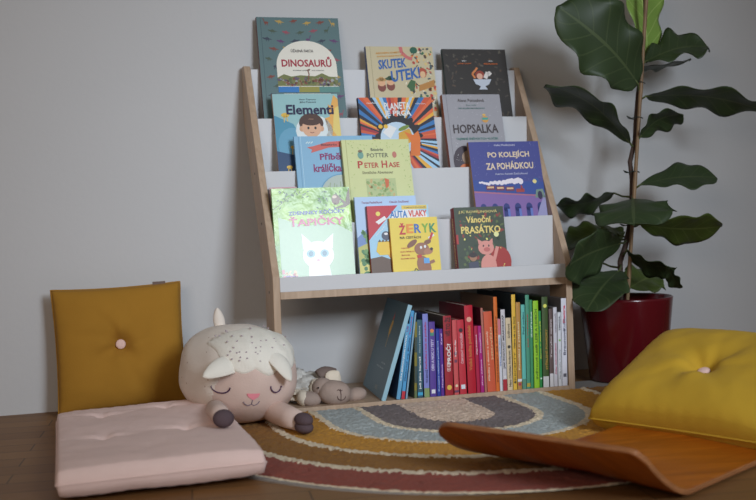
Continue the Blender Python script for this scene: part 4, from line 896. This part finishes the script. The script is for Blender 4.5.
def leaf(base, tip, by, ty, vis, real, sgn=1, m=LD, bend=.02, fold=.10, wavy=.010, tipw=.55, stem_px=None, label=None, seed=0, nrm=None):
    B, Tt = aty(*base, by), aty(*tip, ty); d = Tt-B; L_ = d.length; dn = d.normalized()
    mid = (B+Tt)/2; tocam = (CP-mid).normalized(); n0 = (tocam-dn*tocam.dot(dn)).normalized(); s0 = dn.cross(n0)
    cph = min(1, vis/real); sph = math.sqrt(1-cph*cph)*sgn
    nr = (n0*cph+s0*sph).normalized()
    if nrm: nr = Vector(nrm); nr = (nr-dn*nr.dot(dn)).normalized()
    sd = dn.cross(nr).normalized()
    bm = bmesh.new(); uvl = bm.loops.layers.uv.new('UVMap'); na, nb = 26, 12; g = []; UV = {}
    for i in range(na+1):
        t = i/na
        # fiddle outline: narrow base, broad upper part, blunt tip
        wd = real/2*(math.sin(math.pi*t**.85)**.55)*((1-tipw)+tipw*1.25*min(1, t*1.5))*(1-.10*math.exp(-((t-.38)/.12)**2))
        if i == 0: wd = .002
        if i == na: wd = .003
        c0 = B+d*t+nr*(bend*math.sin(math.pi*t)*1.0)
        row = []
        for j in range(nb+1):
            q = 2*j/nb-1
            off = nr*(fold*abs(q)**1.3*wd*2*.5)+nr*(wavy*math.sin(t*17+seed*1.7+(1.3 if q > 0 else 0))*q*q*min(1, t*3))
            v = bm.verts.new(c0+sd*wd*q*(1+.05*math.sin(t*23+seed))+off); UV[v] = (t, j/nb); row.append(v)
        g.append(row)
    for i in range(na):
        for j in range(nb):
            f = bm.faces.new((g[i][j], g[i+1][j], g[i+1][j+1], g[i][j+1]))
            for lp in f.loops: lp[uvl].uv = UV[lp.vert]
    me = bpy.data.meshes.new('leaf'); bm.to_mesh(me); bm.free(); me.materials.append(m)
    for p_ in me.polygons: p_.use_smooth = True
    o = bpy.data.objects.new('leaf', me); COL.objects.link(o); o.parent = fig
    md = o.modifiers.new('thickness', 'SOLIDIFY'); md.thickness = .0012
    if label: o['label'] = label
    if stem_px:
        bm = bmesh.new(); S0 = aty(*stem_px, .10); tube(bm, [S0, (S0+B)/2+Vector((0, 0, -.004)), B, B+d*.05+nr*bend*.15], [.0032, .0028, .0028, .002], 8); obj('leaf_stalk', bm, mat('green_stalk', O(70, 78, 44), .6), o, True)
    return o
leaf((638, 84), (557, 6), .06, .0, .190, .22, 1, LD, .03, .16, .015, .3, (639, 92), seed=1)
leaf((647, 62), (628, -45), .16, .20, .095, .15, 1, LB, .02, .12, .008, .3, (643, 60), label='bright green young leaf', seed=2)
leaf((645, 62), (708, 47), .12, .10, .085, .15, -1, LD, .018, .2, .014, .5, (641, 62), seed=3)
leaf((642, 67), (688, 60), .17, .24, .016, .10, 1, LD, .004, .1, .004, .4, (640, 66), seed=13)
leaf((646, 96), (764, 110), .08, .0, .070, .13, 1, LD, -.022, .12, .010, .35, (639, 98), seed=4)
leaf((630, 143), (546, 84), .08, .02, .075, .15, -1, LD, -.03, .15, .010, .6, (634, 146), seed=5)
leaf((640, 137), (683, 114), .07, .0, .060, .11, 1, LD, -.022, .18, .008, .5, (635, 140), seed=6)
leaf((640, 185), (717, 178), .07, .0, .070, .14, -1, LD, .012, .08, .005, .75, (632, 188), seed=7)
leaf((614, 193), (556, 205), .22, .27, .055, .13, -1, LD, .012, .15, .010, .5, (631, 197), seed=8)
leaf((633, 199), (634, 226), .06, -.12, .230, .225, 1, LD, .012, -.10, .010, .2, (632, 195), seed=9, nrm=(-.34, -.52, .80))
leaf((640, 224), (722, 226), .07, .02, .085, .14, 1, LO, .012, .08, .006, .6, (631, 226), seed=10)
leaf((614, 230), (566, 248), .22, .24, .07, .13, 1, LO, .015, .15, .008, .5, (627, 238), seed=11)
leaf((621, 243), (567, 266), .06, -.08, .118, .16, -1, LD, -.012, .14, .010, .6, (627, 240), seed=12)
leaf((627, 250), (676, 268), .07, -.02, .045, .12, 1, LD, .014, .25, .006, .4, (622, 255), seed=14)
leaf((668, 266), (681, 288), -.03, -.05, .035, .06, 1, LD, .004, .2, .004, .5, None, seed=15)
leaf((619, 271), (586, 312), .05, -.06, .130, .16, 1, LD, .012, .14, .010, .5, (621, 264), seed=16)
leaf((630, 288), (655, 276), .13, .16, .11, .14, -1, LO, .006, .12, .008, .3, (621, 278), seed=17)
leaf((600, 262), (572, 292), .20, .24, .06, .11, 1, LD, .004, .12, .008, .5, (621, 268), seed=18)
leaf((620, 240), (606, 226), .16, .22, .04, .08, 1, LO, .004, .12, .006, .5, (629, 236), seed=19)
